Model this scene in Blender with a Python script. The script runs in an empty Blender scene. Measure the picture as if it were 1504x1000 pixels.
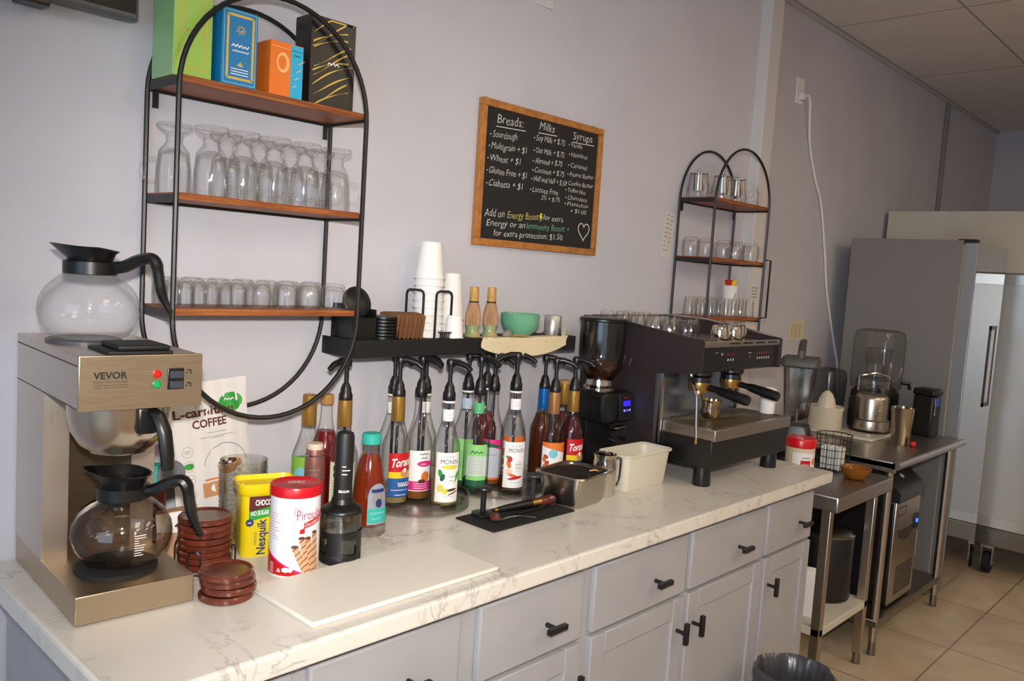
import bpy, bmesh, math, random
from mathutils import Vector, Matrix
from mathutils.geometry import tessellate_polygon
random.seed(7)
PI = math.pi
S = bpy.context.scene
COL = S.collection
# ------------------------------------------------------------------ camera
def cam_matrix(yaw, pitch, roll, loc):
    f = Vector((math.sin(yaw)*math.cos(pitch), math.cos(yaw)*math.cos(pitch), math.sin(pitch)))
    r0 = Vector((math.cos(yaw), -math.sin(yaw), 0)); u0 = r0.cross(f)
    c, s = math.cos(roll), math.sin(roll)
    r = r0*c + u0*s; u = u0*c - r0*s
    m = Matrix((r, u, -f)).transposed().to_4x4(); m.translation = Vector(loc)
    return m
CAM = Vector((-0.5085, -1.7482, 1.5296))
cd = bpy.data.cameras.new('camera'); cam = bpy.data.objects.new('camera', cd); COL.objects.link(cam)
cd.sensor_width = 36.0; cd.lens = 36*1213.2/1504; cd.clip_start = 0.02
cam.matrix_world = cam_matrix(0.8160, -0.0846, 0.0644, CAM)
S.camera = cam
# ------------------------------------------------------------------ world, lights, exposure
S.view_settings.view_transform = 'Standard'; S.view_settings.look = 'None'
S.view_settings.exposure = 0.3; S.view_settings.gamma = 1.0
S.cycles.transparent_max_bounces = 40
S.cycles.max_bounces = 10
w = bpy.data.worlds.new('world'); S.world = w; w.use_nodes = True
bg = w.node_tree.nodes['Background']; bg.inputs[0].default_value = (0.56, 0.67, 0.95, 1); bg.inputs[1].default_value = 0.34
def area(name, loc, target, size, energy, col, sy=None):
    l = bpy.data.lights.new(name, 'AREA'); l.energy = energy; l.color = col; l.size = size
    if sy: l.shape = 'RECTANGLE'; l.size_y = sy
    else: l.shape = 'DISK'
    o = bpy.data.objects.new(name, l); COL.objects.link(o); o.location = loc
    o.rotation_euler = (Vector(target)-Vector(loc)).to_track_quat('-Z', 'Y').to_euler()
    return o
# the flash on the camera
fl_ = bpy.data.lights.new('camera_flash', 'SPOT'); fl_.energy = 140; fl_.color = (1, 0.955, 0.895); fl_.spot_size = math.radians(84); fl_.spot_blend = 1.0; fl_.shadow_soft_size = .03
fo_ = bpy.data.objects.new('camera_flash', fl_); COL.objects.link(fo_); fo_.location = CAM+Vector((-0.02, -0.03, 0.13))
fo_.rotation_euler = (Vector((1.2, -0.25, 1.12))-fo_.location).to_track_quat('-Z', 'Y').to_euler()
# daylight through the shop front on the left
area('shop_front_daylight', (-3.4, -2.4, 1.6), (0.2, 0.0, 1.4), 2.4, 40, (0.52, 0.74, 1.0), 2.2)
TROFFER = 6.0            # ceiling panels, see make_troffer

# ------------------------------------------------------------------ materials
def c(h):
    v = [int(h[i:i+2], 16)/255 for i in (1, 3, 5)]
    return tuple(x/12.92 if x <= .04045 else ((x+.055)/1.055)**2.4 for x in v) + (1,)
MATS = {}
def pm(name, col, rough=.5, metal=0, spec=.5, emit=None, es=0, coat=0, trans=0, ior=1.45, alpha=1):
    if name in MATS: return MATS[name]
    m = bpy.data.materials.new(name); m.use_nodes = True; b = m.node_tree.nodes['Principled BSDF']
    col = c(col) if isinstance(col, str) else tuple(col)+(1,)*(4-len(col))
    b.inputs['Base Color'].default_value = col; b.inputs['Roughness'].default_value = rough
    b.inputs['Metallic'].default_value = metal; b.inputs['Specular IOR Level'].default_value = spec
    b.inputs['Coat Weight'].default_value = coat
    if trans: b.inputs['Transmission Weight'].default_value = trans; b.inputs['IOR'].default_value = ior
    if emit: b.inputs['Emission Color'].default_value = c(emit); b.inputs['Emission Strength'].default_value = es
    m.diffuse_color = col; MATS[name] = m
    return m
def nodes_of(m): return m.node_tree.nodes, m.node_tree.links, m.node_tree.nodes['Principled BSDF']
def noise_tint(m, col2, scale, stretch=(1, 1, 1), lo=.4, hi=.65, detail=4, rough=None, bump=0, distort=0):
    n, l, b = nodes_of(m)
    tc = n.new('ShaderNodeTexCoord'); mp = n.new('ShaderNodeMapping'); mp.inputs['Scale'].default_value = stretch
    nz = n.new('ShaderNodeTexNoise'); nz.inputs['Scale'].default_value = scale; nz.inputs['Detail'].default_value = detail
    nz.inputs['Distortion'].default_value = distort
    cr = n.new('ShaderNodeValToRGB'); cr.color_ramp.elements[0].position = lo; cr.color_ramp.elements[1].position = hi
    cr.color_ramp.elements[0].color = b.inputs['Base Color'].default_value
    cr.color_ramp.elements[1].color = c(col2) if isinstance(col2, str) else col2
    l.new(tc.outputs['Object'], mp.inputs[0]); l.new(mp.outputs[0], nz.inputs['Vector'])
    l.new(nz.outputs[0], cr.inputs[0]); l.new(cr.outputs[0], b.inputs['Base Color'])
    if bump:
        bp = n.new('ShaderNodeBump'); bp.inputs['Strength'].default_value = bump; bp.inputs['Distance'].default_value = .002
        l.new(nz.outputs[0], bp.inputs['Height']); l.new(bp.outputs[0], b.inputs['Normal'])
    return m
def thin(name, tint=(.97, .98, .98), edge=(.62, .66, .66), gloss=.06, rough=.03, ior=1.5):
    """thin clear wall: lets light through, darker and shinier at grazing angles"""
    if name in MATS: return MATS[name]
    m = bpy.data.materials.new(name); m.use_nodes = True; n, l = m.node_tree.nodes, m.node_tree.links
    n.remove(n['Principled BSDF']); out = n['Material Output']
    lw = n.new('ShaderNodeLayerWeight'); lw.inputs[0].default_value = .5
    cr = n.new('ShaderNodeValToRGB'); cr.color_ramp.elements[0].color = tuple(tint)+(1,); cr.color_ramp.elements[1].color = tuple(edge)+(1,)
    cr.color_ramp.elements[0].position = .25; cr.color_ramp.elements[1].position = .95
    tr = n.new('ShaderNodeBsdfTransparent'); gl = n.new('ShaderNodeBsdfGlossy'); gl.inputs['Roughness'].default_value = rough
    fr = n.new('ShaderNodeMath'); fr.operation = 'POWER'; fr.inputs[1].default_value = 4; l.new(lw.outputs['Facing'], fr.inputs[0])
    ad = n.new('ShaderNodeMath'); ad.operation = 'MULTIPLY_ADD'; ad.use_clamp = True; ad.inputs[1].default_value = .5; ad.inputs[2].default_value = gloss
    mx = n.new('ShaderNodeMixShader')
    l.new(lw.outputs['Facing'], cr.inputs[0]); l.new(cr.outputs[0], tr.inputs[0])
    l.new(fr.outputs[0], ad.inputs[0]); l.new(ad.outputs[0], mx.inputs[0])
    l.new(tr.outputs[0], mx.inputs[1]); l.new(gl.outputs[0], mx.inputs[2]); l.new(mx.outputs[0], out.inputs[0])
    MATS[name] = m
    return m
def liquid(name, col, dens=.5):
    """coloured syrup: part clear, part cloudy"""
    if name in MATS: return MATS[name]
    m = pm(name, col, .15); n, l, b = nodes_of(m); out = n['Material Output']
    tr = n.new('ShaderNodeBsdfTransparent'); tr.inputs[0].default_value = c(col)
    mx = n.new('ShaderNodeMixShader'); mx.inputs[0].default_value = dens
    l.new(tr.outputs[0], mx.inputs[1]); l.new(b.outputs[0], mx.inputs[2]); l.new(mx.outputs[0], out.inputs[0])
    return m
def steel(name, col, rough, streak=(1, 1, 60), amt=.12):
    m = pm(name, col, rough, 1.0); n, l, b = nodes_of(m)
    tc = n.new('ShaderNodeTexCoord'); mp = n.new('ShaderNodeMapping'); mp.inputs['Scale'].default_value = streak
    nz = n.new('ShaderNodeTexNoise'); nz.inputs['Scale'].default_value = 12; nz.inputs['Detail'].default_value = 3
    mr = n.new('ShaderNodeMapRange'); mr.inputs[3].default_value = rough-amt*.5; mr.inputs[4].default_value = rough+amt
    l.new(tc.outputs['Object'], mp.inputs[0]); l.new(mp.outputs[0], nz.inputs['Vector']); l.new(nz.outputs[0], mr.inputs[0]); l.new(mr.outputs[0], b.inputs['Roughness'])
    return m
wall_m = noise_tint(pm('wall_paint', '#c5c4cb', .75, spec=.25), '#c0bfc7', 3, bump=.04)
pil_m = pm('trim_paint', '#cbc7c6', .6)
ceil_m = pm('ceiling_tile', '#dedbdb', .85, spec=.1)
grid_m = pm('ceiling_grid', '#b9b7b8', .6)
gapm = pm('dark_gap', '#3a3a3c', .9)
wood = noise_tint(pm('rustic_brown_wood', '#733a18', .5), '#a8622c', 9, (1.2, 22, 22), .35, .7, 6, bump=.15)
woodf = noise_tint(pm('oak_frame_wood', '#b5783a', .5), '#9a6028', 14, (3, 30, 3))
coast_m = noise_tint(pm('acacia_wood', '#4c1c0f', .32, coat=.25), '#6d2f19', 6, (9, 2, 3), .35, .75, 4)
cap_brown = pm('dark_brown_plastic', '#2a2022', .45)
black = pm('black_metal', '#161618', .42, .0)
blackp = pm('black_plastic', '#101011', .35)
blackm = pm('matte_black', '#0e0e0f', .6)
rubber = pm('black_rubber', '#0d0d0d', .75)
white = pm('white_plastic', '#e8e6e2', .45)
paper = pm('white_paper', '#e9e7e4', .7)
cream = pm('cream_paper', '#d9c9a4', .8)
steel_b = steel('brushed_steel', '#b9ad9c', .3, (60, 60, 1.2))
steel_d = steel('dark_brushed_steel', '#8d8578', .34, (60, 60, 1.2))
steel_t = steel('worn_table_steel', '#b2aaa2', .33, (3, 3, 3), .1)
steel_f = pm('fridge_steel', '#b4b3b1', .05, 1); steel_l = pm('door_frame_steel', '#d6d3cd', .3, .6)
chrome = pm('polished_steel', '#d2cdc4', .12, 1)
gold = pm('gold_foil', '#b48a43', .35, .7)
brass = pm('brass', '#b79253', .3, 1)
fr_grey = pm('fridge_grey_side', '#878380', .5, .2)
cab_m = noise_tint(pm('grey_cabinet_paint', '#a5a4a6', .5, spec=.4), '#a09fa2', 6)
glass = thin('clear_glass', (.995, .995, .992), (.80, .80, .78), .04, .03)
glass2 = thin('bottle_glass', (.985, .985, .978), (.66, .66, .63), .045)
plastic_c = thin('clear_plastic', (.95, .95, .94), (.6, .6, .58), .08, .1)
smoky = thin('smoky_plastic', (.86, .85, .83), (.5, .5, .48), .05, .08)
counter_m = pm('marble_laminate', '#d8d2c6', .28, spec=.5)
def marble(m):
    n, l, b = nodes_of(m)
    tc = n.new('ShaderNodeTexCoord')
    nz = n.new('ShaderNodeTexNoise'); nz.inputs['Scale'].default_value = 5.2; nz.inputs['Detail'].default_value = 9; nz.inputs['Roughness'].default_value = .62; nz.inputs['Distortion'].default_value = 1.1
    sb = n.new('ShaderNodeMath'); sb.operation = 'SUBTRACT'; sb.inputs[1].default_value = .5
    ab = n.new('ShaderNodeMath'); ab.operation = 'ABSOLUTE'
    vr = n.new('ShaderNodeMapRange'); vr.inputs[1].default_value = 0; vr.inputs[2].default_value = .02; vr.inputs[3].default_value = 1; vr.inputs[4].default_value = 0
    mk = n.new('ShaderNodeTexNoise'); mk.inputs['Scale'].default_value = 5.5; mk.inputs['Detail'].default_value = 3
    mr = n.new('ShaderNodeMapRange'); mr.inputs[1].default_value = .44; mr.inputs[2].default_value = .64
    mu = n.new('ShaderNodeMath'); mu.operation = 'MULTIPLY'
    mu2 = n.new('ShaderNodeMath'); mu2.operation = 'MULTIPLY'; mu2.inputs[1].default_value = .72
    mx = n.new('ShaderNodeMix'); mx.data_type = 'RGBA'; mx.inputs['A'].default_value = c('#d8d2c8'); mx.inputs['B'].default_value = c('#8a8684')
    l.new(tc.outputs['Object'], nz.inputs['Vector']); l.new(tc.outputs['Object'], mk.inputs['Vector'])
    l.new(nz.outputs[0], sb.inputs[0]); l.new(sb.outputs[0], ab.inputs[0]); l.new(ab.outputs[0], vr.inputs[0])
    l.new(mk.outputs[0], mr.inputs[0]); l.new(vr.outputs[0], mu.inputs[0]); l.new(mr.outputs[0], mu.inputs[1]); l.new(mu.outputs[0], mu2.inputs[0])
    l.new(mu2.outputs[0], mx.inputs['Factor']); l.new(mx.outputs['Result'], b.inputs['Base Color'])
marble(counter_m)
floor_m = pm('beige_floor_tile', '#a08a6c', .35)
def tiles(m, size, ox, oy, mort, grout, c1, c2):
    n, l, b = nodes_of(m)
    tc = n.new('ShaderNodeTexCoord'); mp = n.new('ShaderNodeMapping'); mp.inputs['Location'].default_value = (-ox, -oy, 0)
    br = n.new('ShaderNodeTexBrick'); br.offset = 0; br.inputs['Scale'].default_value = 1; br.inputs['Brick Width'].default_value = size[0]; br.inputs['Row Height'].default_value = size[1]
    br.inputs['Mortar Size'].default_value = mort; br.inputs['Mortar'].default_value = c(grout)
    nz = n.new('ShaderNodeTexNoise'); nz.inputs['Scale'].default_value = 2.6; nz.inputs['Detail'].default_value = 8; nz.inputs['Distortion'].default_value = 1.2
    cr = n.new('ShaderNodeValToRGB'); cr.color_ramp.elements[0].color = c(c1); cr.color_ramp.elements[1].color = c(c2); cr.color_ramp.elements[0].position = .38; cr.color_ramp.elements[1].position = .66
    l.new(tc.outputs['Object'], mp.inputs[0]); l.new(mp.outputs[0], br.inputs['Vector']); l.new(tc.outputs['Object'], nz.inputs['Vector'])
    l.new(nz.outputs[0], cr.inputs[0]); l.new(cr.outputs[0], br.inputs['Color1']); l.new(cr.outputs[0], br.inputs['Color2']); l.new(br.outputs[0], b.inputs['Base Color'])
tiles(floor_m, (.61, .61), 3.42, -.80, .004, '#857661', '#c9b79e', '#b7a288')
tiles(ceil_m, (1.2, .6), 3.72, -.5, .006, '#a3a1a4', '#dfdcdc', '#d8d5d5')
def flat(name, h, rough=.55): return pm('print_'+name, h, rough)
p_red = flat('red', '#c3161c', .4); p_yel = flat('yellow', '#e9c81a', .4); p_blue = flat('blue', '#15559b'); p_white = flat('white', '#eeeceb')
p_navy = flat('navy', '#1c2a6a'); p_green = flat('green', '#2f9a3c'); p_lgreen = flat('light_green', '#8ed07c'); p_pink = flat('pink', '#d6267f')
p_brown = flat('brown', '#5b2a1c'); p_maroon = flat('maroon', '#5d1a1c'); p_or = flat('orange', '#e0762a'); p_teal = flat('teal', '#2fae9f'); p_tan = flat('tan', '#c48f62')
p_black = flat('black', '#1b1a1a'); p_grey = flat('grey', '#8d8a88'); p_cream = flat('cream', '#e9e4c8'); p_sky = flat('sky', '#7cc3cf'); p_crim = flat('crimson', '#c8175a')
p_dgreen = flat('dark_green', '#12593a'); p_gold = pm('print_gold', '#cdb45a', .35, .5); p_cyan = flat('cyan', '#16a7cf', .3)

# ------------------------------------------------------------------ geometry helpers
_txt = {}
def text_geo(s, shear=0, bold=0, res=2):
    k = (s, shear, bold)
    if k in _txt: return _txt[k]
    cu = bpy.data.curves.new('t', 'FONT'); cu.body = s; cu.size = 1; cu.shear = shear; cu.offset = bold; cu.resolution_u = res
    ob = bpy.data.objects.new('t', cu); COL.objects.link(ob)
    dg = bpy.context.evaluated_depsgraph_get(); me = bpy.data.meshes.new_from_object(ob.evaluated_get(dg))
    vs = [(v.co.x, v.co.y) for v in me.vertices]; fs = [tuple(p.vertices) for p in me.polygons]
    x0 = min(v[0] for v in vs); x1 = max(v[0] for v in vs); y1 = max(v[1] for v in vs)
    bpy.data.objects.remove(ob); bpy.data.curves.remove(cu); bpy.data.meshes.remove(me)
    _txt[k] = (vs, fs, x0, x1, y1)
    return _txt[k]
class MB:
    def __init__(s): s.v = []; s.f = []; s.mi = []; s.sm = []; s.T = Matrix.Identity(4)
    def at(s, loc=(0, 0, 0), rz=0, rx=0, ry=0, sc=1):
        s.T = Matrix.Translation(loc) @ Matrix.Rotation(rz, 4, 'Z') @ Matrix.Rotation(ry, 4, 'Y') @ Matrix.Rotation(rx, 4, 'X') @ Matrix.Scale(sc, 4); return s
    def add(s, vs, fs, m=0, flat=None):
        o = len(s.v); s.sm += [True]*len(fs) if flat is None else [not q for q in flat]
        s.v += [tuple(s.T @ Vector(p)) for p in vs]
        for f in fs: s.f.append(tuple(i+o for i in f)); s.mi.append(m)
        return s
    def box(s, x0, x1, y0, y1, z0, z1, m=0, bev=0, seg=2):
        if x0 > x1: x0, x1 = x1, x0
        if y0 > y1: y0, y1 = y1, y0
        if z0 > z1: z0, z1 = z1, z0
        b = bmesh.new(); bmesh.ops.create_cube(b, size=1)
        for v in b.verts: v.co = Vector(((x0+x1)/2+v.co.x*(x1-x0), (y0+y1)/2+v.co.y*(y1-y0), (z0+z1)/2+v.co.z*(z1-z0)))
        if bev: bmesh.ops.bevel(b, geom=b.edges[:], offset=min(bev, .45*min(x1-x0, y1-y0, z1-z0)), segments=seg, profile=.5, affect='EDGES')
        b.verts.index_update(); b.normal_update(); s.add([v.co[:] for v in b.verts], [[v.index for v in f.verts] for f in b.faces], m, [max(abs(q) for q in f.normal) > .999 for f in b.faces]); b.free(); return s
    def lathe(s, prof, n=28, m=0, at=(0, 0, 0), sx=1, sy=1, wob=None):
        vs = []; fs = []; rows = []
        for r, z in prof:
            if r < 1e-6: rows.append([len(vs)]); vs.append((at[0], at[1], at[2]+z))
            else:
                rows.append(list(range(len(vs), len(vs)+n)))
                for i in range(n):
                    a = 2*PI*i/n; q = r*(wob(a, z) if wob else 1)
                    vs.append((at[0]+q*math.cos(a)*sx, at[1]+q*math.sin(a)*sy, at[2]+z))
        for a, b in zip(rows, rows[1:]):
            for i in range(n):
                j = (i+1) % n
                if len(a) == 1 and len(b) == 1: break
                if len(a) == 1: fs.append((a[0], b[j], b[i]))
                elif len(b) == 1: fs.append((a[i], a[j], b[0]))
                else: fs.append((a[i], a[j], b[j], b[i]))
        return s.add(vs, fs, m)
    def cyl(s, x, y, z0, z1, r, m=0, n=24, r2=None, bev=0):
        r2 = r if r2 is None else r2
        if bev: return s.lathe([(0, z0), (r-bev, z0), (r, z0+bev), (r2, z1-bev), (r2-bev, z1), (0, z1)], n, m, (x, y, 0))
        return s.lathe([(0, z0), (r, z0), (r2, z1), (0, z1)], n, m, (x, y, 0))
    def tube(s, pts, r, n=8, m=0, closed=False, flat=None):
        pts = [Vector(p) for p in pts]; N = len(pts); rs = r if isinstance(r, (list, tuple)) else [r]*N
        vs = []; fs = []; up = None
        for i, p in enumerate(pts):
            a = pts[(i-1) % N] if (closed or i > 0) else p; b = pts[(i+1) % N] if (closed or i < N-1) else p
            t = (b-a).normalized()
            if up is None:
                up = Vector((0, 0, 1)) if abs(t.z) < .9 else Vector((1, 0, 0))
            x = t.cross(up)
            if x.length < 1e-4: x = t.orthogonal()
            x.normalize(); y = x.cross(t).normalized(); up = y
            fx, fy = flat if flat else (1, 1)
            for k in range(n):
                q = 2*PI*k/n; vs.append(tuple(p+(x*math.cos(q)*fx+y*math.sin(q)*fy)*rs[i]))
        for i in range(N if closed else N-1):
            j = (i+1) % N
            for k in range(n): fs.append((i*n+k, i*n+(k+1) % n, j*n+(k+1) % n, j*n+k))
        if not closed: fs.append(tuple(range(n))[::-1]); fs.append(tuple((N-1)*n+k for k in range(n)))
        return s.add(vs, fs, m)
    def prism(s, poly, d0, d1, plane='yz', m=0):
        def P(a, b, d): return {'yz': (d, a, b), 'xz': (a, d, b), 'xy': (a, b, d)}[plane]
        n = len(poly); vs = [P(a, b, d0) for a, b in poly]+[P(a, b, d1) for a, b in poly]
        fs = [tuple(range(n)), tuple(range(2*n-1, n-1, -1))]+[(i, (i+1) % n, n+(i+1) % n, n+i) for i in range(n)]
        return s.add(vs, fs, m, [True]*2+[False]*n)
    # decals: fn(s, t, layer) -> point
    def band(s, fn, s0, s1, fb, ft, m, L=0, n=10):
        fb_ = fb if callable(fb) else (lambda q: fb); ft_ = ft if callable(ft) else (lambda q: ft)
        vs = []
        for i in range(n+1):
            q = s0+(s1-s0)*i/n; vs += [fn(q, fb_(q), L), fn(q, ft_(q), L)]
        return s.add(vs, [(2*i, 2*i+2, 2*i+3, 2*i+1) for i in range(n)], m)
    def wrap(s, fn, pts, tris, m, L, step=.0045):
        """flat triangles laid on a curved label: split until each hugs the curve"""
        vs = []; fs = []; st = [tuple(pts[i] for i in t) for t in tris]
        while st:
            t = st.pop(); e = max(((0, 1), (1, 2), (2, 0)), key=lambda q: abs(t[q[0]][0]-t[q[1]][0]))
            a, b_, c_ = t[e[0]], t[e[1]], t[3-e[0]-e[1]]
            if abs(a[0]-b_[0]) > step and len(vs) < 60000:
                md = ((a[0]+b_[0])/2, (a[1]+b_[1])/2); st += [(a, md, c_), (md, b_, c_)]
            else: k = len(vs); vs += [fn(q[0], q[1], L) for q in (a, b_, c_)]; fs.append((k, k+1, k+2))
        return s.add(vs, fs, m)
    def poly(s, fn, pts, m, L=0):
        if getattr(fn, 'curved', 0):
            return s.wrap(fn, pts, tessellate_polygon([[Vector((a, b, 0)) for a, b in pts]]), m, L)
        return s.add([fn(a, b, L) for a, b in pts], [tuple(range(len(pts)))], m)
    def mk(s, fn, x, y, h, m, w=.02, L=1):
        """small print too fine to read: a jagged stroke"""
        n = max(4, int(w/h*2.2)); r = random.Random(int(abs(x*9e4)+y*7e4)); pts = [(x+w*i/n, y+h*(.15+.7*(i % 2)*(.6+.4*r.random()))) for i in range(n+1)]
        return s.line(fn, pts, h*.22, m, L)
    def disc(s, fn, cs, ct, rs, rt, m, L=0, n=18, rot=0):
        C_, S_ = math.cos(rot), math.sin(rot); p = []
        for i in range(n):
            a = 2*PI*i/n; x, y = rs*math.cos(a), rt*math.sin(a); p.append((cs+x*C_-y*S_, ct+x*S_+y*C_))
        if getattr(fn, 'curved', 0): return s.wrap(fn, [(cs, ct)]+p, [(0, i+1, (i+1) % n+1) for i in range(n)], m, L)
        vs = [fn(cs, ct, L)]+[fn(a, b, L) for a, b in p]
        return s.add(vs, [(0, i+1, (i+1) % n+1) for i in range(n)], m)
    def line(s, fn, pts, wd, m, L=0):
        for (a, b), (c_, d) in zip(pts, pts[1:]):
            l = math.hypot(c_-a, d-b) or 1; nx, ny = -(d-b)/l*wd/2, (c_-a)/l*wd/2
            s.poly(fn, [(a+nx, b+ny), (a-nx, b-ny), (c_-nx, d-ny), (c_+nx, d+ny)], m, L)
        return s
    def txt(s, fn, body, x, y, h, m, w=None, L=1, shear=0, bold=0, rot=0, slope=0, jit=0):
        vs, fs, x0, x1, y1 = text_geo(body, shear, bold); sy = h/.72; sx = sy if w is None else w/(x1-x0)
        out = []; C_, S_ = math.cos(rot), math.sin(rot)
        for a, b in vs:
            p = (a-x0)*sx; q = b*sy+slope*p
            if jit: q += jit*math.sin(p*90+x*31)+jit*.6*math.sin(p*211+y*17); p += jit*.7*math.sin(q*160+x*57)
            out.append((x+p*C_-q*S_, y+p*S_+q*C_))
        if getattr(fn, 'curved', 0): return s.wrap(fn, out, [(f[0], f[i], f[i+1]) for f in fs for i in range(1, len(f)-1)], m, L, .003)
        return s.add([fn(a, b, L) for a, b in out], fs, m)
    def build(s, name, mats, parent=None, sharp=38, recalc=False):
        me = bpy.data.meshes.new(name); me.from_pydata(s.v, [], s.f); me.polygons.foreach_set('material_index', s.mi)
        for q in (mats if isinstance(mats, (list, tuple)) else [mats]): me.materials.append(q)
        b = bmesh.new(); b.from_mesh(me); bmesh.ops.recalc_face_normals(b, faces=b.faces); b.to_mesh(me); b.free()
        me.set_sharp_from_angle(angle=math.radians(sharp)); me.polygons.foreach_set('use_smooth', s.sm); me.update()
        o = bpy.data.objects.new(name, me); COL.objects.link(o)
        if parent: o.parent = parent
        return o
def cylfn(r, z0=0, dl=.00022):
    def f(s, t, L): return ((r+L*dl)*math.sin(s/r), -(r+L*dl)*math.cos(s/r), z0+t)
    f.curved = 1
    return f
def frontfn(y, x0=0, z0=0, dl=.0004): return lambda s, t, L: (x0+s, y-L*dl, z0+t)
def tag(o, label, cat, group=None):
    o['label'] = label; o['category'] = cat
    if group: o['group'] = group
    return o
def thing(name, label, cat, loc=(0, 0, 0), rz=0, group=None):
    o = bpy.data.objects.new(name, None); COL.objects.link(o); o.empty_display_size = .05
    o.location = loc; o.rotation_euler = (0, 0, rz); return tag(o, label, cat, group)
def struct(name, mb, mats, parent=None):
    o = mb.build(name, mats, parent); o['kind'] = 'structure'; return o
def kids(o): return [x for x in bpy.data.objects if x.parent == o]
def dup(root, loc, rz=0, label=None, scale=None):
    r = root.copy(); COL.objects.link(r); r.location = loc; r.rotation_euler = (0, 0, rz)
    if scale: r.scale = scale
    if label: r['label'] = label
    for ch in kids(root):
        k = ch.copy(); COL.objects.link(k); k.parent = r
        for g in kids(ch):
            q = g.copy(); COL.objects.link(q); q.parent = k
    return r
ORD = ['first', 'second', 'third', 'fourth', 'fifth', 'sixth', 'seventh', 'eighth', 'ninth', 'tenth']
def arc(cx, cz, r, a0, a1, n): return [(cx+r*math.cos(a0+(a1-a0)*i/n), cz+r*math.sin(a0+(a1-a0)*i/n)) for i in range(n+1)]

# ================================================================== SETTING
CT = .912                                            # counter top height
struct('floor', MB().box(-4.2, 7.1, -5, .2, -.05, 0), floor_m)
struct('ceiling', MB().box(-4.2, 7.1, -5, .2, 2.87, 2.95), ceil_m)
struct('wall_back', MB().box(-4.2, 2.80, 0, .14, 0, 2.87), wall_m)
struct('wall_recess', MB().box(2.80, 7.1, .12, .2, 0, 2.87), wall_m)
struct('wall_right', MB().box(6.95, 7.1, -5, .12, 0, 2.87), wall_m)
struct('wall_front', MB().box(-4.2, 7.1, -5.1, -5, 0, 2.87), wall_m)
struct('trim_1', MB().box(2.746, 2.847, -.05, .12, 0, 2.87, bev=.004), pil_m)       # pilaster
struct('trim_2', MB().box(2.847, 6.95, .105, .12, 2.85, 2.87), grid_m)              # ceiling angle
struct('baseboard_back', MB().box(2.847, 6.95, .106, .12, 0, .1, bev=.003), pil_m)
# ================================================================== CEILING LIGHTS (the room's lamps)
def make_troffer(x, y, label):
    t = thing('ceiling_light', label, 'ceiling light', (x, y, 2.87), 0, 'fluorescent ceiling panels')
    b = MB(); b.box(-.31, .31, -.61, -.585, -.02, 0).box(-.31, .31, .585, .61, -.02, 0).box(-.31, -.285, -.585, .585, -.02, 0).box(.285, .31, -.585, .585, -.02, 0)
    b.build('light_frame', white, t)
    MB().box(-.285, .285, -.585, .585, -.016, -.004).build('diffuser', pm('lamp_diffuser', '#ffffff', .5, emit='#ffe6c4', es=TROFFER), t)
for k, (x, y) in enumerate([(-1.3, -4.1), (.9, -2.6), (2.6, -2.6), (4.6, -3.2), (1.2, -4.2), (3.2, -4.2)]):
    make_troffer(x, y, ORD[k]+' recessed fluorescent ceiling panel of the row behind the camera')

# ================================================================== BASE CABINETS AND COUNTER
FF = -.60                                            # face frame
def pull(parent, x, z, vert):
    b = MB(); b.tube([(x, FF-.015, z), (x, FF-.047, z)], .0055, 8)
    if vert: b.box(x-.0065, x+.0065, FF-.056, FF-.043, z-.03, z+.03, bev=.002)
    else: b.box(x-.03, x+.03, FF-.056, FF-.043, z-.0065, z+.0065, bev=.002)
    return b.build('handle', blackp, parent)
def cabinet(x0, x1, cols, label, panel_left=False):
    t = thing('base_cabinet', label, 'cabinet', (0, 0, 0))
    b = MB(); b.box(x0, x1, -.58, -.006, .10, .868); b.box(x0, x1, FF, -.575, .10, .868); b.box(x0, x1, -.53, -.02, 0, .10)
    b.build('carcass', cab_m, t)
    for a, q, kx, side in cols:
        d = MB(); d.box(a, q, FF-.017, FF+.001, .682, .846, bev=.005); dr = d.build('drawer', cab_m, t)
        pull(dr, kx if kx else (a+q)/2, .752, False)
        d = MB(); z0, z1 = .12, .672; fw = .055
        for X0, X1, Z0, Z1 in ((a, a+fw, z0, z1), (q-fw, q, z0, z1), (a+fw, q-fw, z1-fw, z1), (a+fw, q-fw, z0, z0+fw)):
            d.box(X0, X1, FF-.018, FF+.001, Z0, Z1, bev=.003)
        d.box(a+fw-.004, q-fw+.004, FF-.010, FF, z0+fw-.004, z1-fw+.004)
        dd = d.build('door', cab_m, t)
        pull(dd, (q-.03) if side == 'r' else (a+.03), .583, True)
cabinet(-.03, .238, [(-.01, .221, None, 'r')], 'grey base cabinet at the left end, under the coffee brewer')
cabinet(.238, .628, [(.254, .602, .47, 'r')], 'grey base cabinet with one drawer, second from the left end')
cabinet(.628, 1.014, [(.655, .994, .866, 'r')], 'grey base cabinet with one drawer below the white cutting board end')
cabinet(1.014, 1.915, [(1.036, 1.45, 1.295, 'r'), (1.472, 1.904, 1.74, 'l')], 'wide grey double door base cabinet with two drawers under the steel pans')
cabinet(1.915, 2.275, [(1.926, 2.258, 2.155, 'l')], 'narrow grey base cabinet at the right end, beside the work table')
t = thing('countertop', 'long white marble laminate countertop over the grey cabinets', 'countertop', (0, 0, 0))
b = MB(); b.box(-.074, 2.31, -.655, -.002, .872, CT, bev=.006); b.build('worktop', counter_m, t)

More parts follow.
